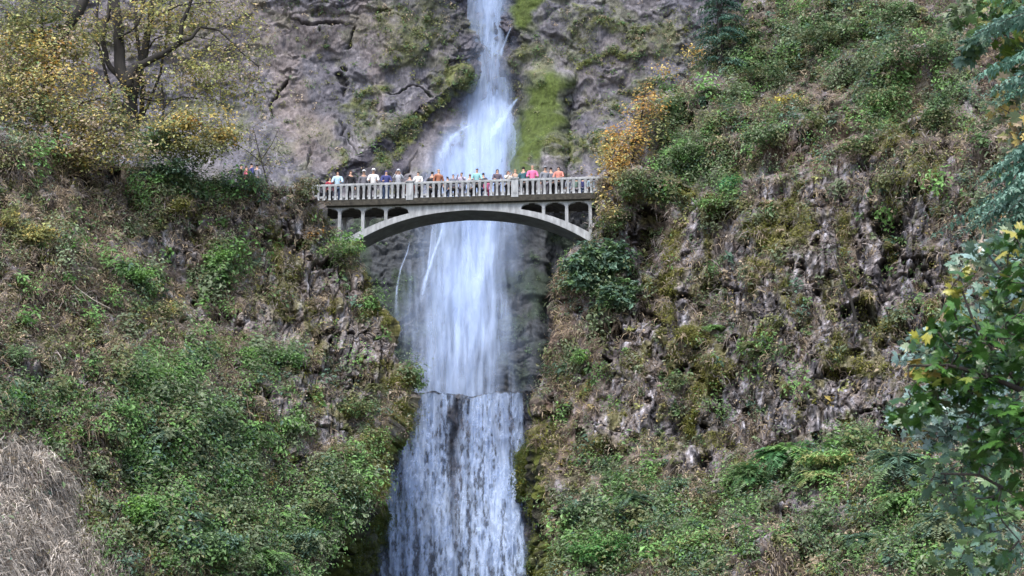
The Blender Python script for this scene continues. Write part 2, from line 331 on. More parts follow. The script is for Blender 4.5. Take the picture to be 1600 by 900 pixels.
def make_spur(name, left, label):
    nr, nf, ns, nc = 640, 560, 60, 14
    M = LM if left else RM
    top = -160; py1 = np.concatenate([np.linspace(1250, 930, 14)[:-1], np.linspace(930, -10, nr), np.linspace(-10, top, 10)[1:]])
    if left:
        X0 = -340
        u = np.linspace(0, 1, nf)[None]; v = np.linspace(0, 1, len(py1))[:, None]
        # rows run from the bottom up to the crest of each column
        ex = None
        pyb = 1250.
        vv = np.concatenate([np.linspace(0, .3, 16)[:-1], np.linspace(.3, 1, nr - 16)])
        # iterate twice because the edge depends on the row
        PYg = np.repeat(vv[:, None], nf, 1); PXg = X0 + (520 - X0) * np.repeat(u, len(vv), 0)
        for _ in range(4):
            cr = interp(PXg, L_CREST); PYg = pyb + (cr - pyb) * vv[:, None]
            PXg = X0 + (interp(PYg, L_EDGE) - X0) * u
        Y = YL(PXg, PYg); V = at(PXg, PYg, Y)
        es = V[:, -1:, :]; k = np.linspace(0, 1, ns + 1)[1:][None, :, None]
        side = es.repeat(ns, 1).copy(); kk = k[..., 0]
        side[..., 1] += (112 - es[..., 1]) * kk ** 1.15
        side[..., 0] -= 1.2 * kk + 2.0 * kk ** 2 * 0
        V = np.concatenate([V, side], 1)
        PX = np.concatenate([PXg, PXg[:, -1:].repeat(ns, 1)], 1); PY = np.concatenate([PYg, PYg[:, -1:].repeat(ns, 1)], 1)
        crest = V[-1:]; t = np.linspace(0, 1, nc + 1)[1:, None, None]
        cap = crest.repeat(nc, 0).copy(); cap[..., 1] += (112 - crest[..., 1]) * t[..., 0] ** 1.3; cap[..., 2] += .8 * t[..., 0]
        V = np.concatenate([V, cap], 0); PX = np.concatenate([PX, PX[-1:].repeat(nc, 0)], 0); PY = np.concatenate([PY, PY[-1:].repeat(nc, 0)], 0)
        rows = len(vv)
    else:
        X1 = 1940; u = np.linspace(0, 1, nf)[None] ** 1.08
        PYg = py1[:, None].repeat(nf, 1); PXg = interp(PYg, R_EDGE) + (X1 - interp(PYg, R_EDGE)) * u
        Y = YR(PXg, PYg); V = at(PXg, PYg, Y)
        es = V[:, :1, :]; kk = np.linspace(1, 0, ns + 1)[:-1][None, :].repeat(len(py1), 0)
        side = es.repeat(ns, 1).copy(); side[..., 1] += (113 - es[..., 1]) * kk ** 1.15; side[..., 0] += 1.5 * kk
        V = np.concatenate([side, V], 1); PX = np.concatenate([PXg[:, :1].repeat(ns, 1), PXg], 1); PY = np.concatenate([PYg[:, :1].repeat(ns, 1), PYg], 1)
        rows = len(py1)
    face = np.zeros(V.shape[:2], bool)
    if left: face[:rows, :nf] = True
    else: face[:, ns:] = True
    c, W = spur_color(PX + (0), PY, M)
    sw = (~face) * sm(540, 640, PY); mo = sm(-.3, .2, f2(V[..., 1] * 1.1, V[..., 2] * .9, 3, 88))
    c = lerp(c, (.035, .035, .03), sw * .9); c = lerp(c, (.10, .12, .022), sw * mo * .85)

    base = V.copy()
    V, Nn = displace(V, W, PX, PY)
    Nn = gnormal(V)
    if Nn[V.shape[0] // 2, V.shape[1] // 2, 1] > 0: Nn = -Nn
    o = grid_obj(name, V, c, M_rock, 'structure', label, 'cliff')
    px, py = proj(V)
    return dict(V=V, N=Nn, px=px, py=py, face=face, M=M, W=W)
GL = make_spur('left_cliff_slope', True, 'brushy brown rock slope holding the left end of the bridge')
GR = make_spur('right_cliff_slope', False, 'craggy mossy rock slope holding the right end of the bridge')

# back cliff ---------------------------------------------------------
BM = {
 'tan': [(455,150,24,100,-8),(480,215,40,40),(580,50,40,40,0,.8),(420,60,40,40,0,.8),(400,20,90,30,0,.7),(600,120,14,70,0,.7),(455,60,70,26,0,.8),(560,30,60,30,0,.7),(510,230,30,50,0,.7),(700,175,26,18,-30,.6),(985,85,40,40,0,.6),(940,130,60,16,0,.4),(340,60,60,60,0,.6),(100,60,200,60,0,.4)],
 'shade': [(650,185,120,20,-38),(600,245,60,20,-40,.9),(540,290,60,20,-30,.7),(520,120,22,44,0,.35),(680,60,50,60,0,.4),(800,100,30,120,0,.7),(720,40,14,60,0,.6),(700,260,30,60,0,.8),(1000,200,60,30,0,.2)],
 'moss': [(665,178,76,8,-37),(612,232,40,7,-35),(690,112,20,18,0,.8),(715,140,20,14,0,.8),(580,145,50,12,-25,.8),(570,175,30,8,0,.6),(940,95,60,9,-22),(960,40,60,10,0,.8),(900,70,30,30,0,.5),(900,240,60,26,0,.8),(640,40,60,50,0,.5),(830,90,30,30,0,.5),(910,20,30,14,0,.6),(540,240,16,6,0,.8),(1000,150,60,12,-20,.5),(1030,60,60,30,0,.4),(600,190,40,16,0,.4)],
 'bright': [(856,145,32,36),(850,190,34,46),(826,232,30,36),(828,18,20,34),(815,262,22,24)],
 'crack': [(508,38,14,4),(490,38,26,2.4),(535,55,3,10),(538,100,6,6),(540,125,6,10),(560,215,3,20,-30),(490,250,3,24,35),(440,150,2.5,30,30),(660,136,44,3,-8),(600,20,16,3,-15),(620,260,26,2.5,-40),(780,30,8,40,0,.8)],
}
def YB(px, py):
    Y = 113 + 0 * px
    Y = Y - 5.0 * sm(160, 330, py) - 4.0 * sm(330, 620, py)
    # diagonal buttress leaning left to right below the tan face
    dd = (py - (110 + (740 - px) * .66)); Y = Y - .9 * sm(-16, 0, dd) * (1 - sm(730, 760, px)) * sm(430, 520, px) + 1.5 * sm(0, 44, dd) * (1 - sm(60, 200, dd)) * (1 - sm(730, 760, px)) * sm(430, 520, px)
    Y = Y + 2.5 * np.exp(-((px - 768) / 45) ** 2) * (1 - sm(200, 320, py))
    Y = Y - 1.6 * sm(20, 0, np.abs((px - 850) + (py - 180) * .1) - 20) * sm(100, 130, py)
    return Y
def make_back():
    pxs = np.concatenate([np.linspace(-600, -20, 20)[:-1], np.linspace(-20, 340, 150)[:-1], np.linspace(340, 1200, 620), np.linspace(1200, 1700, 12)[1:]])
    pys = np.concatenate([np.linspace(760, 640, 8)[:-1], np.linspace(640, -15, 470), np.linspace(-15, -500, 30)[1:]])
    PX, PY = np.meshgrid(pxs, pys); V = at(PX, PY, YB(PX, PY))
    c = np.ones(PX.shape + (3,)) * np.array((.15, .145, .165))
    c = lerp(c, (.19, .175, .18), sm(-.15, .35, f2(PX / 75, PY / 75, 4, 61)) * .75)
    c = lerp(c, (.13, .13, .155), sm(.0, .4, f2(PX / 50, PY / 60, 5, 66)) * .8)
    c = lerp(c, (.34, .32, .34), sm(.1, .45, f2(PX / 9, PY / 14, 3, 68)) * .5)
    c = lerp(c, (.16, .17, .085), sm(.12, .4, f2(PX / 40, PY / 24, 4, 71)) * .5)
    W = {k: blobs(PX, PY, v) for k, v in BM.items()}
    c = lerp(c, (.25, .205, .185), W['tan'] * .6)
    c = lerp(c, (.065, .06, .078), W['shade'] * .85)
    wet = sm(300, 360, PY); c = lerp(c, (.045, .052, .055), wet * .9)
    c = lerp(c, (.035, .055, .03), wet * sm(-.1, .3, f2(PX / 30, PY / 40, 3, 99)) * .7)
    c = lerp(c, (.17, .19, .055), W['moss'] * (.35 + .65 * sm(-.25, .2, f2(PX / 10, PY / 8, 3, 74))))
    c = lerp(c, (.078, .112, .02), W['bright'] * .95)
    c = lerp(c, (.012, .012, .012), W['crack'] * .75)
    Nn = gnormal(V)
    if Nn[200, 300, 1] > 0: Nn = -Nn
    x, y = warp(PX, PY, 9)
    f1, e, cid, ox, oy = vor(x / 55, y / 42, 5); g1, e2, c2, o1, o2 = vor(x / 17, y / 17, 6); h1, e3, c3, p1, p2 = vor(x / 7, y / 8, 7)
    k = 1 - W['bright'] * .8
    pit = sm(-.1, .35, f2(PX / 45, PY / 60, 3, 43))
    d = 1.5 * f3(V, 9, 4, 31) + ((cid - .5) * .9 + oy * .5 * (cid - .2)) * sm(0, .25, e) * k * .6 + .35 * f3(V, 2.2, 4, 39, .6) \
        + ((c2 - .5) * .3 + o2 * .25 - .12 * (1 - sm(0, .1, e2))) * k * (.15 + .6 * pit) + ((c3 - .5) * .14 + p2 * .1) * k * (.2 + .8 * pit) + .12 * f3(V, .7, 4, 37, .65) + .08 * (1 - np.abs(f3(V, 1.6, 4, 38, .6)) * 3).clip(0, 1)
    d = d - .45 * W['crack'] + .2 * W['moss'] + .15 * W['bright']
    V = V + Nn * d[..., None]
    c = c * np.array((.84, .85, .88))
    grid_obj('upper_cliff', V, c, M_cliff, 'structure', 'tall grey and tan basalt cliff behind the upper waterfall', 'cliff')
    return dict(V=V, N=Nn, px=PX, py=PY, face=np.ones(PX.shape, bool), W=W)
GB = make_back()

# rock step under the lower fall, with the pool lip on top ----------------------------------
def YF(px, py):
    Y = 89.0 - 9 * sm(60, 190, np.abs(px - 716)) + 0 * py
    return Y - 4.5 * sm(612, 960, py) * (1 - .4 * sm(60, 190, np.abs(px - 716)))
def make_step():
    pxs = np.linspace(470, 905, 330)
    def lipy(px): return 613 + 0 * px
    pys = np.concatenate([np.linspace(1260, 930, 12)[:-1], np.linspace(930, 614, 260)])
    PX, PY = np.meshgrid(pxs, pys); PY = PY + (5 * f2(PX / 13, PX * 0 + .3, 3, 91, .7) + 5 * np.exp(-((PX - 738) / 16) ** 2) - 3 * sm(770, 812, PX)) * sm(660, 614, PY); V = at(PX, PY, YF(PX, PY))
    W = {'moss': blobs(PX, PY, [(640,690,34,24,-55),(600,790,34,66,10),(560,850,34,60),(530,890,40,50),(842,690,16,70),(850,800,18,60),(860,880,26,50),(845,640,12,20)]),
         'rock': np.ones(PX.shape) * .6, 'dark': blobs(PX, PY, [(708,650,9,30),(700,690,10,34),(640,760,16,30,0,.6)])}
    c = np.ones(PX.shape + (3,)) * np.array((.045, .047, .055))
    c = lerp(c, (.13, .12, .14), sm(0, .4, f2(PX / 14, PY / 22, 4, 23)) * .5)
    c = lerp(c, (.085, .105, .016), W['moss'] * (.5 + .5 * sm(-.3, .2, f2(PX / 20, PY / 30, 3, 25))))
    V, Nn = displace(V, W, PX, PY, .7)
    lip = V[-1:]; t = np.linspace(0, 1, 9)[1:, None, None]; cap = lip.repeat(8, 0).copy(); cap[..., 1] += (109 - cap[..., 1]) * t[..., 0]
    cap[..., 2] -= .5 * t[..., 0]
    V2 = np.concatenate([V, cap], 0); c2 = np.concatenate([c, c[-1:].repeat(8, 0)], 0)
    grid_obj('lower_falls_rock', V2, c2, M_wet, 'structure', 'dark wet rock step behind the lower waterfall, mossy on both flanks', 'rock')
    return dict(V=V, N=gnormal(V), px=PX, py=PY, face=np.ones(PX.shape, bool), W=W)
GS = make_step()
zl = at(735, 613, 90)[2]
# ground and pools
def sheet(name, x0, x1, y0, y1, z, mat):
    m = MB(); m.add([(x0, y0, z), (x1, y0, z), (x1, y1, z), (x0, y1, z)], [(0, 1, 2, 3)]); return tag(m.build(name, mat), kind='structure')
M_ground = plain('leafy_ground', (.09, .075, .05), .95, .5, 1.5, .5)
sheet('ground', -600, 600, -600, 600, -.3, M_ground)
M_pool, _nt, _b = newmat('pool_water'); _b.inputs['Base Color'].default_value = (.03, .045, .05, 1); _b.inputs['Roughness'].default_value = .12
sheet('upper_pool', -9, 5, 90.5, 106, zl - .12, M_pool)
sheet('lower_pool', -14, 9, 45, 88, -.2, M_pool)

# ------------------------------------------------------------------ falling water
def curtain(py0, py1, cx, hw, Yf, nu, nv, off, dens, seed, spread=1.0, jit=.25):
    v = np.linspace(py1, py0, nv)[:, None].repeat(nu, 1); u = np.linspace(-1, 1, nu)[None].repeat(nv, 0)
    PX = interp(v, cx) + u * interp(v, hw) * spread
    V = at(PX, v, Yf(PX, v) - off)
    V[..., 1] += jit * f2(PX / 10, v / 45, 3, seed)
    return V, dens(PX, v, u)
def join_curtains(name, Cs, label, cat):
    Vs, Qs, Ds, b = [], [], [], 0
    for V, D in Cs:
        n, m = V.shape[:2]; i = np.arange(n * m).reshape(n, m) + b
        Qs.append(np.stack([i[:-1, :-1], i[:-1, 1:], i[1:, 1:], i[1:, :-1]], -1).reshape(-1, 4)); Vs.append(V.reshape(-1, 3)); Ds.append(D.ravel()); b += n * m
    o = npmesh(name, np.concatenate(Vs), np.concatenate(Qs), None, M_water, smooth=True, extra={'dens': np.clip(np.concatenate(Ds), 0, 1)})
    return tag(o, label, cat, None, 'structure')
UCX = [(-40,768),(100,768),(150,768),(185,766),(210,757),(240,748),(270,744),(330,736),(400,728),(450,724),(520,722),(612,722)]
UHW = [(-40,40),(60,42),(100,46),(150,54),(180,62),(210,82),(240,94),(270,98),(330,98),(400,104),(450,112),(520,120),(612,122)]
def u_main(PX, v, u):
    a = (1 - sm(.15, .98, np.abs(u) + .22 * f2(PX / 26, v / 70, 3, 3)))
    wx = PX + 6 * f2(PX / 40, v / 120, 2, 15)
    s = f2(wx / 3.6, v / 60, 3, 5); s2 = f2(wx / 11, v / 120, 3, 6); puff = f2(wx / 14, v / 22, 4, 8)
    up = 1 - sm(190, 300, v)
    lowr = sm(320, 380, v)
    d = a * (.60 + (.45 + .3 * lowr) * s + (.5 + .5 * lowr) * s2 + .3 * puff) * (1 - .34 * lowr) + .28 * lowr * np.exp(-((PX - interp(v, [(340,745),(450,735),(612,728)])) / 34) ** 2) - .12 * lowr * sm(700, 660, PX) * a * (1 - sm(430, 520, v)) + up * .75 * np.exp(-((PX - 768 + 4 * s2) / 19) ** 2)
    d += .35 * np.exp(-((PX - 742 + .0 * v) / 26) ** 2) * sm(170, 240, v) * a
    right = sm(775, 825, PX) * sm(360, 480, v); d *= 1 - .6 * right
    return np.clip(d * .88, 0, .93)
def u_veil(PX, v, u):
    return np.clip((1 - sm(0, 1, np.abs(u))) * (.2 + .45 * f2(PX / 18, v / 50, 4, 16)), 0, .42)
def ribbon(pts, wd, Yf, off, seed, amp=.85):
    p = np.array(pts, float); n = 120; t = np.linspace(0, len(p) - 1, n); x = np.interp(t, range(len(p)), p[:, 0]); y = np.interp(t, range(len(p)), p[:, 1])
    u = np.linspace(-1, 1, 11)[None]; wv = np.interp(t, range(len(p)), wd)[:, None]
    tx, ty = np.gradient(x), np.gradient(y); l = np.hypot(tx, ty); nx, ny = (ty / l)[:, None], (-tx / l)[:, None]
    PX = x[:, None] + u * wv * nx; PY = y[:, None] + u * wv * ny
    V = at(PX, PY, Yf(PX, PY) - off); e = (sm(0, .12, t / t[-1]) * (1 - sm(.75, 1, t / t[-1])))[:, None]
    return V, np.clip((1 - np.abs(u) ** 1.5) * e * amp * (.75 + .5 * f2(PX / 4, PY / 9, 2, seed)), 0, 1)
Yc = lambda px, py: YB(np.full_like(px, 768.), py) - 2.4 * sm(150, 260, py)
cs = [curtain(-40, 625, UCX, UHW, Yc, 170, 560, .3, u_main, 1), curtain(-40, 625, UCX, UHW, Yc, 110, 360, 1.1, lambda a, b, c: .55 * u_main(a + 37, b + 61, c), 2, .92),
      curtain(-40, 625, UCX, UHW, Yc, 70, 240, 1.9, u_veil, 3, 1.15)]
Yr = lambda px, py: YB(px, py) - 1.5 * sm(150, 260, py) - .6
cs += [ribbon([(800,40),(793,55),(785,75),(778,95)], [1, 2, 3, 6], Yr, 1.6, 1, .6), ribbon([(811,152),(803,160),(790,178),(775,200),(762,225)], [1.5, 3, 5, 8, 10], Yr, 2.2, 2, .75),
       ribbon([(745,192),(725,200),(705,215),(690,240),(682,275)], [1.5, 3, 6, 9, 12], Yr, 2.2, 3, .5),
       ribbon([(641,375),(636,395),(626,420),(620,450),(618,500)], [1, 1.6, 1.8, 2, 3], Yr, 1.7, 4, .45), ribbon([(692,352),(686,375),(675,405),(664,440),(656,480)], [2, 3, 3, 4, 7], Yr, 2.6, 5, .8),
       ribbon([(676,352),(672,390),(668,430)], [1.2, 2, 3], Yr, 2.6, 5, .5)]
join_curtains('upper_waterfall', cs, 'long white veil of water falling behind the arched bridge', 'waterfall')
LCX = [(606,735),(640,732),(700,718),(760,706),(830,694),(900,684),(1000,670)]
LHW = [(606,82),(640,86),(700,104),(760,116),(830,132),(900,146),(1000,160)]
def l_main(PX, v, u):
    l = interp(v, [(606,652),(640,650),(660,644),(700,620),(760,602),(830,576),(900,556),(1000,535)]); r = interp(v, [(606,814),(650,817),(760,820),(900,824),(1000,826)])
    jag = 7 * f2(v / 30, v * 0 + .5, 4, 4)
    a = sm(l - 10 + jag, l + 16 + jag, PX) * (1 - sm(r - 10, r + 6, PX + 3 * f2(v / 20, PX / 50, 3, 9)))
    ga = np.exp(-((PX - interp(v, [(606,722),(625,716),(650,709),(690,704),(740,708),(900,716)]) + 4 * f2(v / 25, PX / 30, 2, 3)) / interp(v, [(606,10),(640,14),(700,10),(760,8),(900,6)])) ** 2) * interp(v, [(606,.9),(700,.95),(760,.7),(900,.45)])
    froth = f2(PX / 3.4, v / 10, 4, 41, .7); st = f2(PX / 6, v / 90, 3, 43); big = f2(PX / 20, v / 110, 3, 47)
    d = .60 + .85 * froth + .75 * st + .45 * big + .2 * sm(660, 612, v)
    dark = sm(820, 640, v) * 0
    d = .2 + .8 * sm(.08, .8, d)
    side = sm(l + 10, l + 50, PX)
    lip = 615 + 5 * f2(PX / 13, PX * 0 + .3, 3, 91, .7) + 5 * np.exp(-((PX - 738) / 16) ** 2) - 3 * sm(770, 812, PX)
    a = a * sm(lip - 1.5, lip + 2.5, v); d = d * (.75 + .5 * sm(-.2, .25, f2(PX / 9, v / 130, 3, 93)))
    return np.clip(a * d * (1 - ga) * (.55 + .45 * side), 0, .97)
Yw = lambda px, py: np.minimum(YF(np.clip(px, 640, 800), py), 89) - 1.0 - .8 * sm(612, 700, py)
cs = [curtain(607, 1000, LCX, LHW, Yw, 330, 460, 0, l_main, 5, 1, .35), curtain(611, 1000, LCX, LHW, Yw, 240, 300, .5, lambda a, b, c: .5 * l_main(a, b, c) * sm(-.1, .35, f2(a / 5, b / 8, 3, 77)), 6, 1, .5)]
join_curtains('lower_waterfall', cs, 'frothy white lower waterfall in two lobes over the dark rock step', 'waterfall')

# ------------------------------------------------------------------ bridge
BANG = R(-4.8); BO = at(718, 312.5, 80.0)
ARCH_C, ARCH_H = .38, 6.15
def zext(s):
    q = abs(s - ARCH_C) / ARCH_H; return -.36 - 1.62 * q ** 2.45
def build_bridge():
    b = empty('footbridge', BO, BANG)
    tag(b, 'pale concrete arched footbridge with balustrade crossing the gorge in front of the waterfall', 'bridge')
    S0, S1, W = -8.6, 7.75, 1.55                      # deck ends along x, arch width along y
    # arch rib
    top, bot = [], []
    n = 48
    for i in range(n + 1):
        s = ARCH_C + ARCH_H * 1.06 * (2 * i / n - 1); z = zext(s); q = abs(s - ARCH_C) / ARCH_H
        dz = (zext(s + .01) - zext(s - .01)) / .02; L = math.hypot(1, dz); th = .17 + .22 * q
        top.append((s, z)); bot.append((s + dz / L * th, z - th / L))
    m = MB()
    for i in range(n):
        m.prism([top[i], top[i + 1], bot[i + 1], bot[i]], 0, W)
    arch = m.build('arch_rib', M_conc, b)
    bm_ = MB()
    for i in range(n): bm_.prism([(bot[i][0], bot[i][1] + .02), (bot[i + 1][0], bot[i + 1][1] + .02), (bot[i + 1][0], bot[i + 1][1] - .012), (bot[i][0], bot[i][1] - .012)], .035, W - .035)
    bm_.build('arch_soffit_shade', M_concs, b)
    # deck slab and kerb
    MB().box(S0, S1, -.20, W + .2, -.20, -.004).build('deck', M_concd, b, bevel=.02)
    MB().box(S0, S1, .02, W - .02, -.27, -.203).build('deck_beam', M_concd, b)  # dark concrete here paints in the shade under the deck
    # spandrel arcades, front and back rows
    cols_l = [-7.0, -5.9, -4.75, -3.62]; cols_r = [4.10, 5.22, 6.36, 7.5]
    for y0 in (0.0, W - .2):
        for s in cols_l + cols_r:
            inside = abs(s - ARCH_C) < ARCH_H * 1.0
            zb = zext(s) - .05 if inside else -2.6
            wd = .16 if s > -6.9 else .3
            mm = MB().box(s - wd / 2, s + wd / 2, y0 + .012, y0 + .17, zb, -.46)
            mm.build('spandrel_column', M_conc, b, bevel=.012)
        for cl in (cols_l, cols_r):
            rng_ = [(cl[i], cl[i + 1]) for i in range(3)]
            if cl is cols_l: rng_ = [(-8.4, -7.0)] + rng_ + [(-3.62, -2.45)]
            else: rng_ = [(2.95, 4.10)] + rng_
            for a, c in rng_:
                poly = [(a, -.205), (c, -.205)]; pts = []
                ra, rc = a + .06, c - .06
                for k in range(17):
                    t = math.pi * k / 16; x = (ra + rc) / 2 + (rc - ra) / 2 * math.cos(t)
                    zz = -.56 + .30 * math.sin(t) ** .75
                    pts.append((x, zz))
                lim = [(x, max(z, zext(x) - .03) if abs(x - ARCH_C) < ARCH_H else z) for x, z in pts]
                poly += [(c, lim[0][1])] + lim + [(a, lim[-1][1])]
                mm = MB()
                for k in range(16):
                    x0, z0 = lim[k]; x1, z1 = lim[k + 1]
                    if abs(x0 - x1) > 1e-4: mm.prism([(x1, z1), (x0, z0), (x0, -.205), (x1, -.205)], y0, y0 + .18)
                mm.prism([(rc, lim[0][1]), (c, lim[0][1]), (c, -.205), (rc, -.205)], y0, y0 + .18)
                mm.prism([(a, lim[-1][1]), (ra, lim[-1][1]), (ra, -.205), (a, -.205)], y0, y0 + .18)
                mm.build('spandrel_arch', M_conc, b)
        mm = MB()
        xs = np.linspace(-2.46, 2.96, 25)
        for k in range(24): mm.prism([(xs[k], zext(xs[k]) - .03), (xs[k + 1], zext(xs[k + 1]) - .03), (xs[k + 1], -.205), (xs[k], -.205)], y0 + .004, y0 + .176)
        mm.build('spandrel_wall', M_conc, b)
    # abutments
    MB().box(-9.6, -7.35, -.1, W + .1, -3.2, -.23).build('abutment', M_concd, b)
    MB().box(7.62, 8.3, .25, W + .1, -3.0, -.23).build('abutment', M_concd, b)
    # balustrades
    prof = [(.052, .11), (.07, .13), (.055, .2), (.045, .45), (.058, .68), (.072, .80), (.072, .83)]
    bal = MB(); rings = []
    for r, z in prof: rings.append([(-r, -r * 1.1, z), (r, -r * 1.1, z), (r, r * 1.1, z), (-r, r * 1.1, z)])
    bal.loft(rings); me = bal.build('tmp', M_conc).data; bpy.data.objects.remove(bpy.data.objects['tmp'])
    posts = [-7.55, -2.43, 2.72]
    for yb in (-.09, W + .09):
        for a, c in zip([S0] + posts, posts + [S1]):
            if c - a < .5: continue
            MB().box(a + .14, c - .14 if c < 8.8 else c, yb - .085, yb + .085, .83, .955).build('handrail', M_conc, b, bevel=.02)
            MB().box(a + .14, c - .14 if c < 8.8 else c, yb - .09, yb + .09, 0.0, .11).build('bottom_rail', M_concd if yb < 0 else M_conc, b)
        for p in posts:
            m = MB().box(p - .17, p + .17, yb - .13, yb + .13, -.002, .93).box(p - .21, p + .21, yb - .165, yb + .165, .93, 1.0)
            m.box(p - .1, p + .1, yb - .145, yb - .131, .2, .78)
            m.build('railing_post', M_conc, b, bevel=.015)
        s = -7.25
        for a, c in zip(posts, posts[1:] + [7.87]):
            nb = 17
            for k in range(nb):
                x = a + .17 + (c - a - .34) * (k + .5) / nb
                if x > 7.7: continue
                if yb > 0 and not (-7 < x < 7.5): continue
                o = link('baluster', me, None, b); o.location = (x, yb, 0)
                if yb < 0 or True: pass
    return b
bridge = build_bridge()

# ------------------------------------------------------------------ people
def skin_mesh(name, verts, edges, rads, root=0, sub=1):
    me = bpy.data.meshes.new(name); me.from_pydata(verts, edges, []); me.update()
    o = bpy.data.objects.new(name, me); S.collection.objects.link(o)
    m = o.modifiers.new('skin', 'SKIN')
    for i, r in enumerate(rads):
        sv = me.skin_vertices[0].data[i]; sv.radius = (r, r) if not hasattr(r, '__len__') else r; sv.use_root = (i == root)
    s_ = o.modifiers.new('sub', 'SUBSURF'); s_.levels = sub; s_.render_levels = sub
    bpy.context.view_layer.update()
    ev = o.evaluated_get(bpy.context.evaluated_depsgraph_get()); out = bpy.data.meshes.new_from_object(ev)
    out.polygons.foreach_set('use_smooth', [True] * len(out.polygons))
    bpy.data.objects.remove(o); bpy.data.meshes.remove(me); return out
M_skin = plain('skin', (.50, .30, .21), .6, .1)
def pose(kind):
    """joints of a 1.7 m figure facing -y (towards the camera); returns arm chains"""
    if kind == 'lean':   # forearms on the rail
        A = [[(-.19, 0, 1.40), (-.27, -.10, 1.14), (-.20, -.33, 1.06), (-.15, -.42, 1.05)], [(.19, 0, 1.40), (.27, -.10, 1.14), (.20, -.33, 1.06), (.13, -.42, 1.05)]]
    elif kind == 'photo':
        A = [[(-.19, 0, 1.40), (-.25, -.18, 1.22), (-.10, -.34, 1.44), (-.06, -.38, 1.53)], [(.19, 0, 1.40), (.25, -.18, 1.22), (.10, -.34, 1.44), (.06, -.38, 1.53)]]
    else:
        A = [[(-.19, 0, 1.40), (-.26, .02, 1.12), (-.25, -.05, .86), (-.245, -.09, .77)], [(.19, 0, 1.40), (.26, .02, 1.12), (.25, -.05, .86), (.245, -.09, .77)]]
    return A
def figure_meshes(kind):
    A = pose(kind)
    torso = [(0, .01, .93), (0, .015, 1.10), (0, 0, 1.30), (0, 0, 1.42), (0, -.01, 1.50), (0, -.025, 1.575), (0, -.03, 1.66)]
    tr = [(.15, .105), (.135, .095), (.155, .11), (.12, .085), (.052, .055), (.068, .08), (.066, .085)]
    V = list(torso); E = [(i, i + 1) for i in range(6)]; Rr = list(tr)
    for ch in A:
        b = len(V); V += ch; E += [(3, b)] + [(b + i, b + i + 1) for i in range(3)]; Rr += [(.058, .058), (.045, .045), (.032, .032), (.036, .022)]
    for sx in (-1, 1):
        b = len(V); V += [(sx * .1, .01, .86), (sx * .11, -.01, .50), (sx * .11, .02, .10), (sx * .115, -.09, .04), (sx * .12, -.17, .03)]
        E += [(0, b)] + [(b + i, b + i + 1) for i in range(4)]; Rr += [(.09, .09), (.062, .062), (.042, .042), (.042, .035), (.035, .025)]
    body = skin_mesh('body', V, E, Rr)
    # jacket
    V = [(0, .01, .86), (0, .015, 1.08), (0, 0, 1.30), (0, 0, 1.42), (0, -.005, 1.475)]; E = [(i, i + 1) for i in range(4)]; Rr = [(.175, .13), (.16, .12), (.175, .13), (.145, .105), (.075, .075)]
    for ch in A:
        b = len(V); c3 = [ch[0], ch[1], tuple(np.array(ch[1]) * .12 + np.array(ch[2]) * .88)]; V += c3; E += [(3, b), (b, b + 1), (b + 1, b + 2)]; Rr += [(.078, .078), (.064, .064), (.05, .05)]
    jacket = skin_mesh('jacket', V, E, Rr)
    V = [(0, .01, .92)]; E = []; Rr = [(.155, .112)]
    for sx in (-1, 1):
        b = len(V); V += [(sx * .1, .01, .84), (sx * .11, -.01, .50), (sx * .11, .02, .12)]; E += [(0, b), (b, b + 1), (b + 1, b + 2)]; Rr += [(.102, .102), (.076, .076), (.06, .06)]
    trousers = skin_mesh('trousers', V, E, Rr)
    hair = skin_mesh('hair', [(0, .02, 1.60), (0, -.005, 1.69), (0, -.02, 1.725)], [(0, 1), (1, 2)], [(.075, .07), (.084, .092), (.06, .07)])
    longh = skin_mesh('hair', [(0, .055, 1.42), (0, .045, 1.55), (0, .0, 1.68), (0, -.015, 1.73)], [(0, 1), (1, 2), (2, 3)], [(.08, .035), (.09, .055), (.088, .09), (.06, .07)])
    return dict(body=body, jacket=jacket, trousers=trousers, hair=hair, long=longh)
FIG = {k: figure_meshes(k) for k in ('lean', 'photo', 'stand')}
_cap = MB().loft([[(.098 * math.cos(a) * r, -.01 + .11 * math.sin(a) * r, z) for a in np.linspace(0, 2 * math.pi, 13)[:-1]] for r, z in ((1.02, 1.655), (1.03, 1.69), (.85, 1.745), (.3, 1.775))])
_cap.add([(-.07, -.10, 1.665), (.07, -.10, 1.665), (.05, -.19, 1.65), (-.05, -.19, 1.65), (-.07, -.10, 1.68), (.07, -.10, 1.68), (.05, -.19, 1.662), (-.05, -.19, 1.662)], [(0, 3, 2, 1), (4, 5, 6, 7), (0, 1, 5, 4), (1, 2, 6, 5), (2, 3, 7, 6), (3, 0, 4, 7)])
CAPM = _cap.build('tmpc', None, smooth=True).data; bpy.data.objects.remove(bpy.data.objects['tmpc'])
cloth_cache = {}
def cloth(c):
    if c not in cloth_cache: cloth_cache[c] = plain('cloth', c, .9, .15, 8)
    return cloth_cache[c]
NAVY, BLACK, WHITE, GREY, TEAL, PINK, JEANS, RED = (.05, .06, .2), (.02, .02, .024), (.7, .7, .7), (.16, .16, .19), (.27, .52, .54), (.75, .18, .36), (.10, .15, .28), (.40, .05, .08)
DK, BR, BL = (.015, .012, .012), (.06, .035, .025), (.45, .30, .16)
